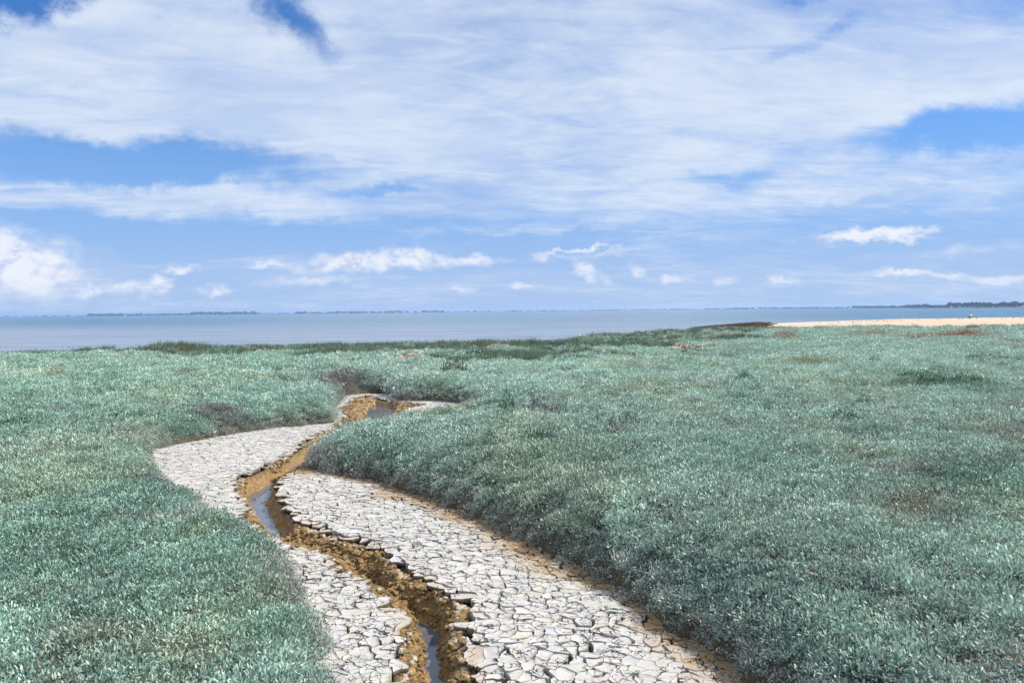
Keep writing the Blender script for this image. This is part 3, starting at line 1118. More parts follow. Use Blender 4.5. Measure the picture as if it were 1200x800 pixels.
# cordgrass along the water's edge
blades = [tuft_obj('cordgrass_tuft', blade_cluster(70, 0.28, 0.55, 0.011, 900 + i, 0.28), M_GRASS) for i in range(4)]
LIB_G = library('cordgrass_tufts', blades)
n = 80000
y = RNG.uniform(30, 92, n)
x = RNG.uniform(-0.86, 0.86, n) * y
s = shore_y(x) - y
xm = grass_depth(x, y)
dens = (s > -0.6) * (s < xm * (0.8 + 1.0 * fbm(x * 0.45, y * 0.45, 950, 4))) * (x / y < 0.46)
far_r = (x / y >= 0.40) * (s > 0) * (s < 6) * 0.22 * (fbm(x * 0.2, y * 0.2, 953, 2) > 0.0)
ok = (RNG.random(n) < np.clip(dens * 0.5 + far_r, 0, 1)) & (veg_d(x, y) > 0.15) & (patch_d(x, y) < -0.2)
x, y, s = x[ok], y[ok], s[ok]
n = len(x)
z = ground_z(x, y)[0]
sc_ = RNG.uniform(0.7, 1.25, n) * (0.85 + 0.5 * fbm(x * 0.2, y * 0.15, 957, 3)) * np.where(s < 1.5, 0.95, 0.75)
tint = lerp((0.09, 0.18, 0.12), (0.19, 0.29, 0.19), RNG.random(n))
tint = lerp(tint, (0.26, 0.13, 0.055), np.clip(4.0 * (fbm(x * 0.5, y * 0.8, 960, 3) - 0.30), 0, 0.6))
tint = tint * RNG.uniform(0.8, 1.2, (n, 1))
scatter('cordgrass', 'dark green upright grass in a strip along the edge of the water', np.stack([x, y, z], 1), RNG.uniform(0, 6.283, n), RNG.normal(0, 0.08, (n, 2)),
        np.stack([sc_ * 1.3, sc_ * 1.3, sc_], 1), RNG.integers(0, 4, n), tint, LIB_G)
print('grass', n)


# sparse weeds and old stalks poking out of the cover
def sprinkle(name, label, lib, n, y0, y1, smin, smax, cols2, dmin):
    yv = y0 * (y1 / y0) ** RNG.random(n)
    xv = RNG.uniform(-0.9, 0.9, n) * yv
    dv = veg_d(xv, yv)
    ok_ = (dv > dmin) & (shore_y(xv) - yv > 2) & (fbm(xv * 0.35, yv * 0.3, 1201, 3) > -0.1)
    xv, yv, dv = xv[ok_], yv[ok_], dv[ok_]
    nn = len(xv)
    zv = canopy(xv, yv, dv) - 0.05
    sv = RNG.uniform(smin, smax, nn)
    tv = lerp(cols2[0], cols2[1], RNG.random(nn)) * RNG.uniform(0.75, 1.25, (nn, 1))
    scatter(name, label, np.stack([xv, yv, zv], 1), RNG.uniform(0, 6.28, nn), RNG.normal(0, 0.12, (nn, 2)), np.stack([sv * RNG.uniform(0.8, 1.6, nn), sv, sv], 1),
            RNG.integers(0, 3, nn), tv, lib)


weeds = [tuft_obj('weed_tuft', leaf_cluster(90, 0.16, 0.20, 0.06, 0.014, 1300 + i, lean=0.4, dark=0.3), M_GRASS) for i in range(3)]
stalks = [tuft_obj('stalk_tuft', blade_cluster(5, 0.05, 0.30, 0.0022, 1400 + i, 0.35, 0.2), M_GRASS) for i in range(3)]
sprinkle('marsh_weeds', 'little dark green weeds dotted through the grey green cover', library('weed_tufts', weeds), 620, 11, 60, 0.55, 1.3,
         ((0.06, 0.14, 0.08), (0.12, 0.20, 0.12)), 0.5)
sprinkle('old_stalks', 'thin brown dead stalks poking out of the grey green cover', library('stalk_tufts', stalks), 700, 3.5, 24, 0.6, 1.1,
         ((0.16, 0.12, 0.10), (0.30, 0.22, 0.16)), 0.25)

# ------------------------------------------------------------------ single plants that stand out
def dup(root, loc, rotz, scale, label, group=None):
    r = root.copy()
    COL.objects.link(r)
    r.location, r.rotation_euler = loc, (0, 0, rotz)
    r.scale = scale
    r['label'] = label
    if group:
        r['group'] = group
    for ch in list(root.children):
        c2 = ch.copy()
        COL.objects.link(c2)
        c2.parent = r
    return r


def stem_mesh(n, h, rad, seed_, r0=0.006, spread=0.5, forks=2):
    r = random.Random(seed_)
    V, Fq = [], []

    def seg(a, b, ra, rb):
        d = (b - a).normalized()
        u = d.orthogonal().normalized()
        w_ = d.cross(u)
        i0 = len(V)
        for c_, rr in ((a, ra), (b, rb)):
            for q in range(4):
                an = q * math.pi / 2
                V.append(c_ + (u * math.cos(an) + w_ * math.sin(an)) * rr)
        for q in range(4):
            Fq.append((i0 + q, i0 + (q + 1) % 4, i0 + 4 + (q + 1) % 4, i0 + 4 + q))

    def grow(p, d, L, rr, lev):
        for k3 in range(3):
            d = (d + Vector((r.gauss(0, .16), r.gauss(0, .16), r.gauss(0.03, .08)))).normalized()
            q = p + d * L / 3
            seg(p, q, rr, rr * 0.8)
            p, rr = q, rr * 0.8
            if lev > 0 and k3 > 0:
                dd_ = (d + Vector((r.gauss(0, .6), r.gauss(0, .6), 0.1))).normalized()
                grow(p, dd_, L * 0.5, rr * 0.7, lev - 1)
    for q in range(n):
        an = r.uniform(0, 6.283)
        d = Vector((math.cos(an) * spread * r.random(), math.sin(an) * spread * r.random(), 1)).normalized()
        grow(Vector((math.cos(an) * rad * 0.2, math.sin(an) * rad * 0.2, -0.05)), d, h * r.uniform(0.7, 1.1), r0, forks)
    return mesh_np('stems', np.array([v[:] for v in V]), np.array(Fq))


M_DKLEAF = leaf_material('dark_green_leaf', 'GEOMETRY')
M_STEM = simple_mat('woody_stem', (0.10, 0.075, 0.075), 0.85, 0.35, 12)
M_DEAD = simple_mat('dead_twig', (0.115, 0.095, 0.105), 0.85, 0.3, 12)


def foliage(n, rad, h, ll, lw, seed_, tint_):
    r = np.random.default_rng(seed_)
    V, F3, c = leaf_cluster(n, rad, h, ll, lw, seed_, lean=0.55, dark=0.25, red=0.03)
    V[:, 2] += np.repeat(r.uniform(0, h * 0.5, n), 6)
    me = mesh_np('foliage', V, F3)
    colattr(me, 'lc', c)
    colattr(me, 'tint', np.array(tint_))
    return me


def bush(seed_, tint_, wide=0.5, h=0.4, nl=420, leafl=0.075):
    t = bpy.data.objects.new('bush', None)
    COL.objects.link(t)
    t['category'] = 'bush'
    add('foliage', foliage(nl, wide, h, leafl, leafl * 0.38, seed_, tint_), M_DKLEAF, t)
    add('stem', stem_mesh(9, h * 0.9, wide, seed_, 0.007, 0.9, 1), M_STEM, t, kind='stuff')
    return t


def zc(x, y):
    return float(canopy(np.array([x]), np.array([y]))[0])


GB = 'dark green bushes standing out of the grey green cover'
b0 = bush(31, (0.045, 0.13, 0.065))
shr = [(530, 442, 1.15, 1.0, 'broad dark green bush beside the pale bare hollow beyond the creek bend'),
       (593, 499, 0.34, 0.85, 'narrow upright dark green bush next to the dry twiggy shrub in mid marsh'),
       (1013, 475, 0.40, 0.45, 'small round dark bush alone in the open marsh right of centre'),
       (1026, 429, 0.45, 0.6, 'tiny dark bush behind the round one and nearer the beach'),
       (27, 497, 0.75, 0.45, 'low wide dark green bush at the left border of the marsh'),
       (327, 442, 0.35, 0.75, 'dark upright bush on the left marsh short of the grass strip'),
       (113, 459, 0.25, 0.35, 'very small dark bush on the open left marsh'),
       (626, 407, 0.75, 1.15, 'rounded dark bush at the very edge of the water, mid shore'),
       (1078, 450, 1.1, 0.5, 'wide dark bush at the left end of the brownish hollow on the right marsh'),
       (1132, 452, 0.9, 0.55, 'dark bush in the middle of the brownish hollow on the right marsh'),
       (1160, 425, 1.7, 0.5, 'long low dark bush on the right marsh in line with the person'),
       (872, 447, 0.5, 0.6, 'small dark bush left of centre on the right marsh, near a faint hollow'),
       (662, 459, 0.22, 0.5, 'small upright dark bush, left one of two beyond the twiggy shrubs'),
       (688, 457, 0.30, 0.4, 'small upright dark bush, right one of two beyond the twiggy shrubs'),
       (988, 512, 0.50, 0.4, 'low dark bush in the cover nearest below the lone round bush'),
       (575, 474, 0.60, 0.35, 'low spreading dark bush in the cover just above the twiggy shrubs'),
       (1139, 388, 1.3, 1.0, 'dark bush on the rim of the beach right below the seated person')]
for q, (px, py, wd, ht, lab) in enumerate(shr):
    x, y = g(px, py, 0.42)
    if py == 388:
        x, y = g(px, py, 0.45)
    loc = (x, y, zc(x, y) - 0.06)
    sc3 = (wd * 1.1, wd * 1.1, ht * 1.1)
    if q == 0:
        b0.location, b0.scale = loc, sc3
        b0['label'], b0['group'] = lab, GB
    else:
        dup(b0, loc, q * 1.3, sc3, lab, GB)


def dry_shrub(seed_, h, n, rad, mat, lab, loc, grp=None, spread=0.8, forks=2, r0=0.006):
    t = bpy.data.objects.new('dry_shrub', None)
    COL.objects.link(t)
    t.location = loc
    t['category'], t['label'] = 'dry shrub', lab
    if grp:
        t['group'] = grp
    for q in range(n):
        add('twig', stem_mesh(1, h, rad, seed_ * 50 + q, r0, spread, forks), mat, t)
    return t


x, y = g(618, 498, 0.42)
dry_shrub(3, 0.42, 16, 0.4, M_DEAD, 'taller purplish leafless shrub beside the narrow dark bush', (x, y, zc(x, y) - 0.05), 'leafless shrubs', 1.0, 2, 0.007)
x, y = g(641, 494, 0.42)
dry_shrub(4, 0.30, 12, 0.3, M_DEAD, 'shorter purplish leafless shrub, farther right from the narrow dark bush', (x, y, zc(x, y) - 0.05), 'leafless shrubs', 1.1, 2, 0.007)
for q, (px, py, h, lab) in enumerate(((1108, 612, 0.38, 'bare dead stalk leaning left of the darkest hollow at the right'), (1123, 588, 0.30, 'bare dead stalk standing upright in the darkest hollow at the right'),
                                      (1146, 606, 0.42, 'tallest bare dead stalk, right of the darkest hollow at the right'))):
    x, y = g(px, py, 0.45)
    dry_shrub(10 + q, h, 1, 0.1, M_DEAD, lab, (x, y, zc(x, y) - 0.04), 'dead stalks above the right cover', 0.5, 2, 0.005)
x, y = g(378, 455, 0.40)
dry_shrub(15, 0.35, 3, 0.1, M_STEM, 'thin bare stalk on the left marsh in front of the distant shrubs', (x, y, zc(x, y) - 0.04), None, 0.4, 1, 0.007)

# ------------------------------------------------------------------ beach
xs = np.linspace(18, 330, 300)
ysb = np.linspace(58, 175, 150)
BX, BY = np.meshgrid(xs, ysb)
crest = np.interp(BX + 2.0 * fbm(BX * 0.1, BY * 0.1, 970, 2), [20, 30, 33, 39.6, 48.6, 62, 83, 140, 330], [-1.6, -0.75, -0.40, 0.12, 0.34, 0.62, 0.72, 0.8, 0.8])
cy0 = 124 + 3 * fbm(BX * 0.04, BX * 0, 971, 2)
prof = np.where(BY < cy0, 1 - 0.00011 * (cy0 - BY) ** 2, 1 - sm(0, 26, BY - cy0) * 1.0)
BZ = -1.5 + (crest + 1.5) * np.clip(prof, -1, 1)
BZ = BZ + 0.05 * fbm(BX * 0.35, BY * 0.25, 972, 4) + 0.05 * np.exp(-((BY - cy0 + 4) / 5) ** 2) * fbm(BX * 1.4, BY * 0.8, 973, 3)
me = mesh_np('beach', np.stack([BX, BY, BZ], -1).reshape(-1, 3), grid_faces(*BX.shape), True)
m, k, b = mat_new('sand')
pos = k.new('ShaderNodeNewGeometry').outputs['Position']
sp = k.new('ShaderNodeSeparateXYZ')
k.l.new(pos, sp.inputs[0])
n_ = k.noise(pos, 0.6, 7, 0.7)
n2_ = k.noise(pos, 5.0, 4, 0.7)
csand = k.mix(k.ramp(n_, 0.35, 0.65), (0.54, 0.41, 0.28), (0.64, 0.50, 0.365))
shell = k.m('MULTIPLY', k.ramp(n2_, 0.5, 0.62), k.ramp(sp.outputs[1], 108, 118))
csand = k.mix(k.m('MULTIPLY', shell, 0.7), csand, (0.78, 0.75, 0.73))
csand = k.mix(k.ramp(k.m('ADD', sp.outputs[2], k.m('MULTIPLY', n_, 0.2)), -0.45, -0.1, lo=0.85, hi=0.0), csand, (0.20, 0.13, 0.08))
k.l.new(csand, b.inputs['Base Color'])
bp = k.new('ShaderNodeBump')
bp.inputs['Strength'].default_value = 0.5
bp.inputs['Distance'].default_value = 0.05
k.l.new(n2_, bp.inputs['Height'])
k.l.new(bp.outputs[0], b.inputs['Normal'])
setb(b, Roughness=0.95, Specular_IOR_Level=0.1)
add('beach', me, m, kind='structure')


def beach_z(x, y):
    j, i = np.abs(xs - x).argmin(), np.abs(ysb - y).argmin()
    return float(BZ[i, j])


n = 900
x = RNG.uniform(46, 175, n)
y = 117 + RNG.normal(0, 2.2, n) + 1.5 * np.sin(x * 0.11)
bz = np.array([beach_z(a, b_) for a, b_ in zip(x, y)])
pal = np.array([(0.62, 0.60, 0.57), (0.10, 0.08, 0.06), (0.30, 0.24, 0.18)])
V, Fc, Cc = lumps(x, y, bz + 0.02, RNG.uniform(0.03, 0.11, n), pal[RNG.choice(3, n, p=(0.5, 0.3, 0.2))], seed_=21, iv=IV1, jf=IF1)
me = mesh_np('shells_and_wrack', V, Fc, False)
colattr(me, 'col', Cc)
add('shells_and_wrack', me, M_PLATE, kind='stuff', label='pale shells and dark wrack strewn along the crest of the beach')

# brown weed where the spit runs out
n = 1500
x = RNG.uniform(30, 42, n)
y = RNG.uniform(108, 126, n)
bz = np.array([beach_z(a, b_) for a, b_ in zip(x, y)])
ok = (bz > -0.75) & (x / y < 0.325 + RNG.normal(-0.012, 0.012, n))
x, y, bz = x[ok], y[ok], bz[ok]
n = len(x)
tint = lerp((0.10, 0.08, 0.035), (0.16, 0.09, 0.04), RNG.random(n)) * RNG.uniform(0.7, 1.2, (n, 1))
s3 = RNG.uniform(0.7, 1.4, (n, 1)) * np.array([[1.6, 1.6, 0.6]])
scatter('brown_grass', 'brown grass on the low end of the sandy spit', np.stack([x, y, bz], 1), RNG.uniform(0, 6.28, n), RNG.normal(0, 0.1, (n, 2)), s3, RNG.integers(0, 4, n), tint, LIB_G)

# ------------------------------------------------------------------ sea
m, k, b = mat_new('sea_water')
pos = k.new('ShaderNodeNewGeometry').outputs['Position']
mp = k.new('ShaderNodeMapping')
k.l.new(pos, mp.inputs['Vector'])
mp.inputs['Scale'].default_value = (0.7, 1.0, 1.0)
sp = k.new('ShaderNodeSeparateXYZ')
k.l.new(pos, sp.inputs[0])
wa = k.noise(mp.outputs[0], 0.9, 6, 0.62)
wb = k.noise(mp.outputs[0], 0.08, 6, 0.62)
wc = k.noise(mp.outputs[0], 0.012, 4, 0.6)
bp = k.new('ShaderNodeBump')
bp.inputs['Strength'].default_value = 1.0
bp.inputs['Distance'].default_value = 1.4
k.l.new(k.m('ADD', k.m('MULTIPLY', wa, 0.25), k.m('MULTIPLY', wb, 1.2)), bp.inputs['Height'])
k.l.new(bp.outputs[0], b.inputs['Normal'])
offs = k.m('ADD', sp.outputs[1], k.m('MULTIPLY', sp.outputs[0], 0.30))
silt = k.ramp(k.m('ADD', offs, k.m('MULTIPLY', k.m('SUBTRACT', wc, 0.5), 90)), 60, 320, lo=1.0, hi=0.0)
deep = k.mix(k.ramp(wb, 0.35, 0.65), (0.02, 0.095, 0.165), (0.05, 0.16, 0.24))
leftb = k.ramp(k.m('DIVIDE', sp.outputs[0], k.m('MAXIMUM', sp.outputs[1], 1.0)), -0.6, -0.1, lo=0.0, hi=1.0)
mid = k.mix(leftb, deep, (0.14, 0.21, 0.27))
deep = k.mix(k.ramp(k.m('DIVIDE', sp.outputs[0], k.m('MAXIMUM', sp.outputs[1], 1.0)), 0.2, 0.5), mid, deep)
base = k.mix(silt, deep, (0.225, 0.265, 0.325))
mr = k.new('ShaderNodeMapping')
k.l.new(pos, mr.inputs['Vector'])
mr.inputs['Scale'].default_value = (0.035, 0.11, 1.0)
rip = k.noise(mr.outputs[0], 1.0, 8, 0.7)
sr = k.new('ShaderNodeVectorMath', operation='SCALE')
k.l.new(base, sr.inputs[0])
k.l.new(k.ramp(rip, 0.35, 0.65, lo=0.84, hi=1.15), sr.inputs['Scale'])
base = sr.outputs[0]
k.l.new(base, b.inputs['Base Color'])
setb(b, Roughness=0.25, IOR=1.33, Specular_IOR_Level=0.3)
R_ = 6500
ang = np.linspace(0, 2 * math.pi, 65)[:-1]
rr = np.array([60, 200, 700, 2200, R_])
V = [(0, 0, -0.80)] + [(r * math.cos(a), r * math.sin(a), -0.80) for r in rr for a in ang]
Fs = [(0, 1 + q, 1 + (q + 1) % 64) for q in range(64)] + [(1 + l * 64 + q, 1 + (l + 1) * 64 + q, 1 + (l + 1) * 64 + (q + 1) % 64, 1 + l * 64 + (q + 1) % 64) for l in range(4) for q in range(64)]
me = bpy.data.meshes.new('sea')
me.from_pydata(V, [], Fs)
add('sea', me, m, kind='structure')

# ------------------------------------------------------------------ the far shore
M_FARLAND = simple_mat('far_land', (0.10, 0.11, 0.07), 0.9, 0.3, 0.02)
M_WOOD = simple_mat('far_wood', (0.035, 0.06, 0.03), 0.9, 0.45, 0.15)
M_WALL = simple_mat('white_render', (0.72, 0.70, 0.66), 0.8, 0.06, 0.4)
M_ROOF = simple_mat('tiled_roof', (0.35, 0.16, 0.10), 0.8, 0.2, 1.5)
M_DARK = simple_mat('window_glass', (0.03, 0.04, 0.05), 0.2, 0.2, 1.0)


def shore_dist(px):
    return float(np.interp(px, [-400, 0, 100, 520, 800, 1000, 1100, 1250, 1700], [4200, 4200, 3400, 3600, 3600, 2600, 1500, 1100, 900]))


pxs = np.linspace(-420, 1700, 330)
prof_h = [(-14, -2.0), (-4, -0.9), (4, 0.6), (60, 1.0), (180, 0.4), (220, -2.0)]
V = []
for px in pxs:
    dcen = shore_dist(px)
    for off_, h in prof_h:
        sc1 = dcen / 3000
        p = at(px, dcen + off_ * sc1 * 1.2)
        V.append((p[0], p[1], h if h < 0 else h + 0.3 * float(vnoise(np.array([px * 0.07]), np.array([off_ * 0.1]), 33)[0])))
me = mesh_np('far_shore', np.array(V), grid_faces(len(pxs), len(prof_h)), True)
add('far_shore', me, M_FARLAND, kind='structure')


def crown_pts(cx, cy, h, wid, r, n=9):
    o = []
    for _ in range(n):
        a = r.uniform(0, 6.283)
        q = r.uniform(0, 0.5) * wid
        zz = r.uniform(0.3, 0.85) * h
        o.append((cx + q * math.cos(a), cy + q * math.sin(a), zz + 0.5, r.uniform(0.17, 0.32) * min(h, wid) * 1.3))
    return o


pts = []
r = random.Random(5)
HK = 1.45
segs = [(104, 152, 2.0, 1.0), (152, 225, 1.7, 0.85), (225, 300, 2.5, 1.0), (300, 345, 1.3, 0.4), (345, 520, 1.7, 0.6), (520, 830, 1.1, 0.3), (0, 104, 1.0, 0.22),
        (830, 1000, 1.4, 0.6), (1000, 1060, 2.6, 1.0), (1060, 1112, 3.6, 1.0), (1112, 1250, 6.0, 1.0), (1250, 1500, 7, 1.0), (-300, 0, 1.0, 0.4)]
for a, b_, hp_, dn in segs:
    px = a
    while px < b_:
        dist = shore_dist(px) + r.uniform(5, 60)
        hm = (1.35 if px < 520 else 1.2 if px < 1000 else 0.92) * hp_ * dist / F * r.uniform(0.55, 1.15)
        wd = hm * r.uniform(0.9, 1.9)
        if r.random() < dn:
            p = at(px, dist)
            pts += crown_pts(p[0], p[1], hm, wd, r, 7)
        px += max(0.9, wd * (0.42 if px < 1000 else 0.34) / dist * F) * r.uniform(0.6, 1.2)
pts = np.array(pts)
V, Fc, Cc = lumps(pts[:, 0], pts[:, 1], pts[:, 2], pts[:, 3], np.zeros((len(pts), 3)), flatten=0.85, seed_=9, iv=IV1, jf=IF1, rough=0.6)
me = mesh_np('treeline', V, Fc, False)
add('treeline', me, M_WOOD, kind='stuff', label='blue hazy line of distant woods along the far shore')
print('far crowns', len(pts))


def far_tree(px, h, wd, lab):
    dist = shore_dist(px) - 12
    p = at(px, dist)
    t = bpy.data.objects.new('tree', None)
    COL.objects.link(t)
    t.location = (p[0], p[1], 0.2)
    t['label'], t['category'], t['group'] = lab, 'tree', 'single trees rising above the far woods'
    rr_ = random.Random(int(px))
    c_ = np.array([(rr_.gauss(0, wd * .25), rr_.gauss(0, wd * .25), h * rr_.uniform(0.42, 0.88), rr_.uniform(.1, .2) * wd + .3) for _ in range(40)])
    V, Fc, Cc = lumps(c_[:, 0], c_[:, 1], c_[:, 2], c_[:, 3], np.zeros((40, 3)), flatten=0.8, seed_=int(px), iv=IV1, jf=IF1, rough=0.7)
    add('crown', mesh_np('crown', V, Fc), M_WOOD, t)
    add('trunk', stem_mesh(1, h * 0.8, 0.1, int(px), 0.35, 0.1, 2), M_STEM, t)


far_tree(1119, 8.6, 8.5, 'tallest distant tree where the far woods rise at the right')
far_tree(1134, 8.8, 10, 'broad distant tree just right of the tallest far tree')
far_tree(1157, 8.4, 7.5, 'distant tree with a peaked top between the seated person and the frame')
far_tree(1184, 8.2, 9, 'distant tree standing just left of the white boat')
far_tree(1071, 7.0, 8, 'distant tree at the low left end of the right woods')
far_tree(132, 11, 13, 'distant tree at the left end of the far left woods')
far_tree(466, 12, 12, 'distant tree near the right end of the far left woods')


def house(px, wd, dp, h, lab, windows=3):
    dist = shore_dist(px) - 15
    p = at(px, dist)
    t = bpy.data.objects.new('house', None)
    COL.objects.link(t)
    t.location = (p[0], p[1], 0.3)
    t['label'], t['category'], t['group'] = lab, 'house', 'houses on the far shore'
    a, b_ = wd / 2, dp / 2
    V = [(-a, -b_, 0), (a, -b_, 0), (a, b_, 0), (-a, b_, 0), (-a, -b_, h), (a, -b_, h), (a, b_, h), (-a, b_, h), (-a, 0, h * 1.45), (a, 0, h * 1.45)]
    me = bpy.data.meshes.new('wall')
    me.from_pydata(V, [], [(0, 1, 5, 4), (1, 2, 6, 9, 5), (2, 3, 7, 6), (3, 0, 4, 8, 7)])
    add('wall', me, M_WALL, t)
    o_, th = 0.4, 0.25
    V = [(-a - o_, -b_ - o_, h - .15), (a + o_, -b_ - o_, h - .15), (a + o_, 0, h * 1.45 + .05), (-a - o_, 0, h * 1.45 + .05), (a + o_, b_ + o_, h - .15), (-a - o_, b_ + o_, h - .15)]
    V += [(x_, y_, z_ + th) for x_, y_, z_ in V]
    me = bpy.data.meshes.new('roof')
    me.from_pydata(V, [], [(0, 1, 2, 3), (3, 2, 4, 5), (6, 9, 8, 7), (9, 11, 10, 8), (0, 6, 7, 1), (4, 10, 11, 5), (1, 7, 8, 2), (2, 8, 10, 4), (0, 3, 9, 6), (3, 5, 11, 9)])
    add('roof', me, M_ROOF, t)
    for q in range(windows):
        x0 = -a + (q + 0.5) * wd / windows
        V = [(x0 - .6, -b_ - .03, h * .35), (x0 + .6, -b_ - .03, h * .35), (x0 + .6, -b_ - .03, h * .75), (x0 - .6, -b_ - .03, h * .75)]
        V += [(x_, y_ - .05, z_) for x_, y_, z_ in V]
        me = bpy.data.meshes.new('window')
        me.from_pydata(V, [], [(4, 5, 6, 7), (0, 4, 7, 3), (1, 2, 6, 5), (3, 7, 6, 2), (0, 1, 5, 4)])
        add('window', me, M_DARK, t)


house(307, 11, 8, 5.5, 'tallest white house on the far left shore, left of the long low one')
house(316, 20, 8, 3.2, 'long low white house on the far shore right of the tall one', 5)
house(146, 10, 8, 3.2, 'small pale house between trees near the left end of the far shore')
house(363, 9, 8, 3.6, 'small pale house right of the two close white houses on the far shore')


def boat():
    dist = 900
    p = at(1200.5, dist)
    t = bpy.data.objects.new('boat', None)
    COL.objects.link(t)
    t.location = (p[0], p[1], -0.85)
    t['label'], t['category'] = 'white motorboat with a small cabin on the water at the right border', 'boat'
    Ls, Wd = 12.0, 3.4
    V, Fq = [], []
    ns = 12
    for q in range(ns + 1):
        u = q / ns
        xx = -Ls / 2 + Ls * u
        wf = Wd / 2 * (1 - max(0, (0.45 - u) / 0.45) ** 2)
        hh = 1.25 + 0.5 * (1 - u) ** 2
        for sx_, zz in ((0, -0.3), (wf * 0.75, 0.05), (wf, hh), (wf * 0.9, hh + 0.06)):
            V.append((xx, sx_, zz))
        for sx_, zz in ((wf * 0.9, hh + 0.06), (wf, hh), (wf * 0.75, 0.05)):
            V.append((xx, -sx_, zz))
    for q in range(ns):
        for s_ in range(7):
            a, b_ = q * 7 + s_, q * 7 + (s_ + 1) % 7
            Fq.append((a, b_, b_ + 7, a + 7))
    Fq.append(tuple(range(ns * 7, ns * 7 + 7)))
    me = bpy.data.meshes.new('hull')
    me.from_pydata(V, [], Fq)
    add('hull', me, M_WALL, t)

    def tb(name, x0, x1, y0, z0, z1, slope, mat):
        V = [(x0, -y0, z0), (x1, -y0, z0), (x1, y0, z0), (x0, y0, z0), (x0 + slope, -y0 * .85, z1), (x1 - slope * .3, -y0 * .85, z1), (x1 - slope * .3, y0 * .85, z1), (x0 + slope, y0 * .85, z1)]
        me = bpy.data.meshes.new(name)
        me.from_pydata(V, [], [(0, 1, 5, 4), (1, 2, 6, 5), (2, 3, 7, 6), (3, 0, 4, 7), (4, 5, 6, 7)])
        add(name, me, mat, t)
    tb('cabin', -2.6, 1.0, 1.1, 1.4, 2.5, 0.7, M_WALL)
    tb('windscreen', -2.0, 0.6, 1.12, 2.5, 2.95, 0.4, M_DARK)
    tb('cabin_roof', -1.9, 0.7, 1.0, 2.95, 3.1, 0.1, M_WALL)
    V, Fq = [], []
    me = stem_mesh(1, 1.6, 0.01, 3, 0.04, 0.0, 0)
    o = add('mast', me, M_WALL, t)
    o.location = (-0.5, 0, 3.1)
    t.rotation_euler = (0, 0, math.radians(8))
    t.scale = (1.3, 1.3, 1.3)


boat()


# ------------------------------------------------------------------ a gull far off
def gull(px, py, dist, lab, mat):
    d = ray(px, py)
    t = dist / d.y
    e = bpy.data.objects.new('gull', None)
    COL.objects.link(e)
    e.location = (d.x * t, dist, EYE + d.z * t)
    e['label'], e['category'] = lab, 'gull'
    V, Fq = [], []
    for q in range(7):
        u = q / 6
        rr_ = 0.07 * math.sin(math.pi * min(0.98, u * 0.9 + 0.06)) ** 0.7
        for a in range(6):
            V.append(((u - 0.5) * 0.45, rr_ * math.cos(a * math.pi / 3), rr_ * math.sin(a * math.pi / 3)))
    for q in range(6):
        for a in range(6):
            Fq.append((q * 6 + a, q * 6 + (a + 1) % 6, q * 6 + 6 + (a + 1) % 6, q * 6 + 6 + a))
    me = bpy.data.meshes.new('body')
    me.from_pydata(V, [], Fq)
    add('body', me, mat, e)
    for s_ in (-1, 1):
        ch = [(0.08, 0.05, 0.02, 0.16), (0.05, 0.30, 0.13, 0.15), (0.0, 0.55, 0.10, 0.09), (-0.08, 0.72, 0.04, 0.02)]
        V = []
        for x_, y_, z_, c_ in ch:
            V += [(x_ + c_ / 2, s_ * y_, z_), (x_ - c_ / 2, s_ * y_, z_), (x_ - c_ / 2, s_ * y_, z_ + 0.012), (x_ + c_ / 2, s_ * y_, z_ + 0.015)]
        Fq = [(4 * q + a, 4 * q + (a + 1) % 4, 4 * q + 4 + (a + 1) % 4, 4 * q + 4 + a) for q in range(3) for a in range(4)]
        me = bpy.data.meshes.new('wing')
        me.from_pydata(V, [], Fq)
        add('wing', me, mat, e)
    e.rotation_euler = (0, 0.1, 1.3)


M_GULL = simple_mat('white_feather', (0.75, 0.75, 0.76), 0.7, 0.05, 5)
M_GULLD = simple_mat('grey_feather', (0.10, 0.10, 0.11), 0.7, 0.05, 5)
gull(429, 343, 210, 'white gull flying low against the clouds left of centre', M_GULL)
gull(221, 350, 420, 'tiny dark gull in the sky over the far left shore', M_GULLD)


# ------------------------------------------------------------------ the person on the sand
def skin_obj(name, verts, edges, radii, mat, parent, sub=2):
    me = bpy.data.meshes.new(name)
    me.from_pydata(verts, edges, [])
    o = bpy.data.objects.new(name, me)
    COL.objects.link(o)
    o.parent = parent
    sk = o.modifiers.new('skin', 'SKIN')
    sv = me.skin_vertices[0].data if me.skin_vertices else None
    if sv is None:
        with bpy.context.temp_override(object=o, active_object=o):
            bpy.ops.object.mode_set(mode='OBJECT')
    for q, rv in enumerate(radii):
        me.skin_vertices[0].data[q].radius = (rv, rv) if not isinstance(rv, tuple) else rv
    me.skin_vertices[0].data[0].use_root = True
    ss = o.modifiers.new('subdivision', 'SUBSURF')
    ss.levels = ss.render_levels = sub
    me.materials.append(mat)
    return o


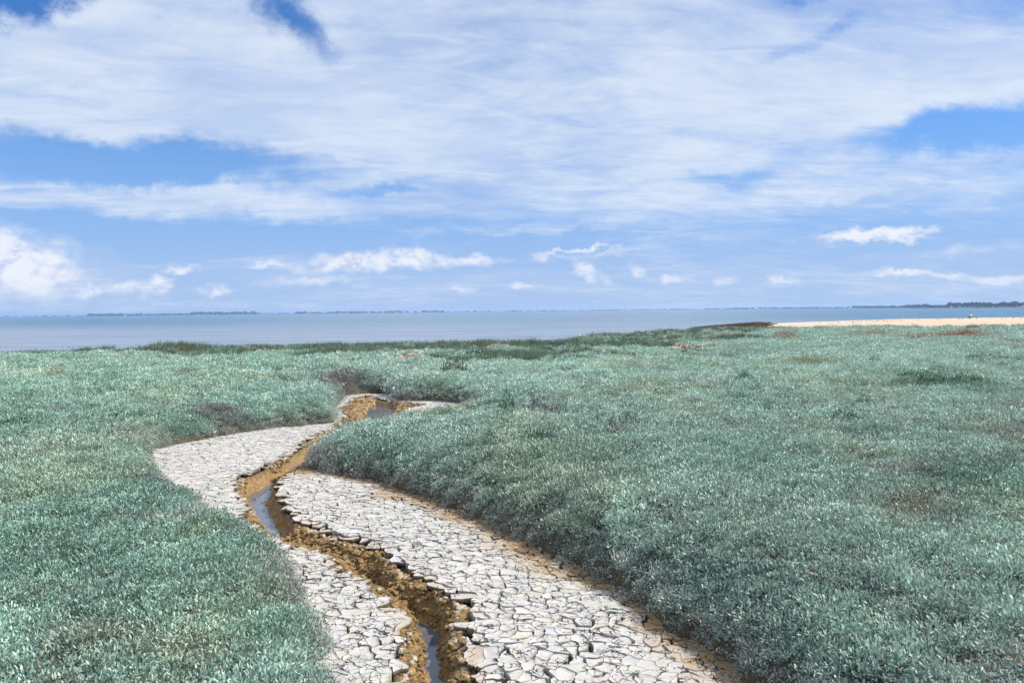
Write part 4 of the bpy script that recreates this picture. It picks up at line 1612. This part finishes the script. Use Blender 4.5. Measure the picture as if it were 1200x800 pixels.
def person():
    px, dist = 1137.5, 126
    p = g(px, 372.6, 0.55)
    x0, y0 = p[0] * dist / p[1], dist
    t = bpy.data.objects.new('person', None)
    COL.objects.link(t)
    t.location = (x0, y0, beach_z(x0, y0) + 0.03)
    t.rotation_euler = (0, 0, math.radians(-20))
    t['label'], t['category'] = 'person in a white top and dark trousers sitting on the sand', 'person'
    skin = simple_mat('skin', (0.45, 0.27, 0.19), 0.6, 0.08, 8)
    white = simple_mat('white_cotton', (0.78, 0.78, 0.78), 0.85, 0.06, 9)
    dark = simple_mat('dark_trousers', (0.02, 0.022, 0.03), 0.85, 0.2, 9)
    hair = simple_mat('grey_hair', (0.35, 0.33, 0.31), 0.8, 0.2, 20)
    # facing +Y, seated, knees raised, arms round the shins
    V = [(0, 0, .11), (0, -.02, .30), (0, 0, .50), (0, .03, .60), (0, .05, .70), (0, .06, .80),
         (-.17, .02, .53), (-.24, .17, .36), (-.08, .38, .34), (.17, .02, .53), (.24, .17, .36), (.08, .38, .34),
         (-.10, .05, .11), (-.13, .40, .44), (-.12, .60, .09), (-.13, .74, .05), (.10, .05, .11), (.13, .40, .44), (.12, .60, .09), (.13, .74, .05)]
    E = [(0, 1), (1, 2), (2, 3), (3, 4), (4, 5), (2, 6), (6, 7), (7, 8), (2, 9), (9, 10), (10, 11), (0, 12), (12, 13), (13, 14), (14, 15), (0, 16), (16, 17), (17, 18), (18, 19)]
    Rr = [.14, .135, .14, .055, .095, .085, .06, .045, .032, .06, .045, .032, .09, .065, .04, .035, .09, .065, .04, .035]
    skin_obj('body', V, E, Rr, skin, t)
    skin_obj('shirt', [V[i] for i in (0, 1, 2, 6, 7, 9, 10)], [(0, 1), (1, 2), (2, 3), (3, 4), (2, 5), (5, 6)], [.165, .165, .165, .08, .062, .08, .062], white, t)
    skin_obj('trousers', [V[i] for i in (0, 12, 13, 14, 16, 17, 18)], [(0, 1), (1, 2), (2, 3), (0, 4), (4, 5), (5, 6)], [.15, .11, .082, .058, .11, .082, .058], dark, t)
    skin_obj('hair', [(0, .02, .74), (0, .02, .81), (0, .06, .845)], [(0, 1), (1, 2)], [.08, .095, .06], hair, t)
    for q, s_ in enumerate((-1, 1)):
        for f_ in range(5):
            b0_ = (s_ * (.07 - .012 * f_), .40, .33 + .018 * (f_ - 2))
            b1_ = (s_ * (.03 - .012 * f_), .425 if f_ else .40, .325 + .018 * (f_ - 2))
            b2_ = (s_ * (-.005 - .01 * f_), .42, .32 + .018 * (f_ - 2))
            skin_obj('finger', [b0_, b1_, b2_], [(0, 1), (1, 2)], [.011, .009, .007], skin, t, 1)
    shoe = simple_mat('dark_shoe', (0.03, 0.03, 0.03), 0.6, 0.1, 9)
    for s_ in (-1, 1):
        skin_obj('shoe', [(s_ * .12, .60, .05), (s_ * .13, .70, .045), (s_ * .135, .80, .035)], [(0, 1), (1, 2)], [.052, .05, .035], shoe, t)


person()

# ------------------------------------------------------------------ haze
HAZE = True
if HAZE:
    S = 6800
    lo_, hi_ = -3.0, 15.0
    V = [(-S, -S, lo_), (S, -S, lo_), (S, S, lo_), (-S, S, lo_), (-S, -S, hi_), (S, -S, hi_), (S, S, hi_), (-S, S, hi_)]
    me = bpy.data.meshes.new('haze')
    me.from_pydata(V, [], [(3, 2, 1, 0), (4, 5, 6, 7), (0, 1, 5, 4), (1, 2, 6, 5), (2, 3, 7, 6), (3, 0, 4, 7)])
    m = bpy.data.materials.new('haze')
    m.use_nodes = True
    m.node_tree.nodes.clear()
    k = N(m.node_tree)
    pv = k.new('ShaderNodeVolumePrincipled')
    pv.inputs['Color'].default_value = (0.50, 0.69, 1.0, 1)
    pv.inputs['Density'].default_value = 0.00017
    pv.inputs['Anisotropy'].default_value = 0.2
    mo = k.new('ShaderNodeOutputMaterial')
    k.l.new(pv.outputs[0], mo.inputs['Volume'])
    add('haze', me, m, kind='stuff', label='thin blue haze lying over the water and the marsh')
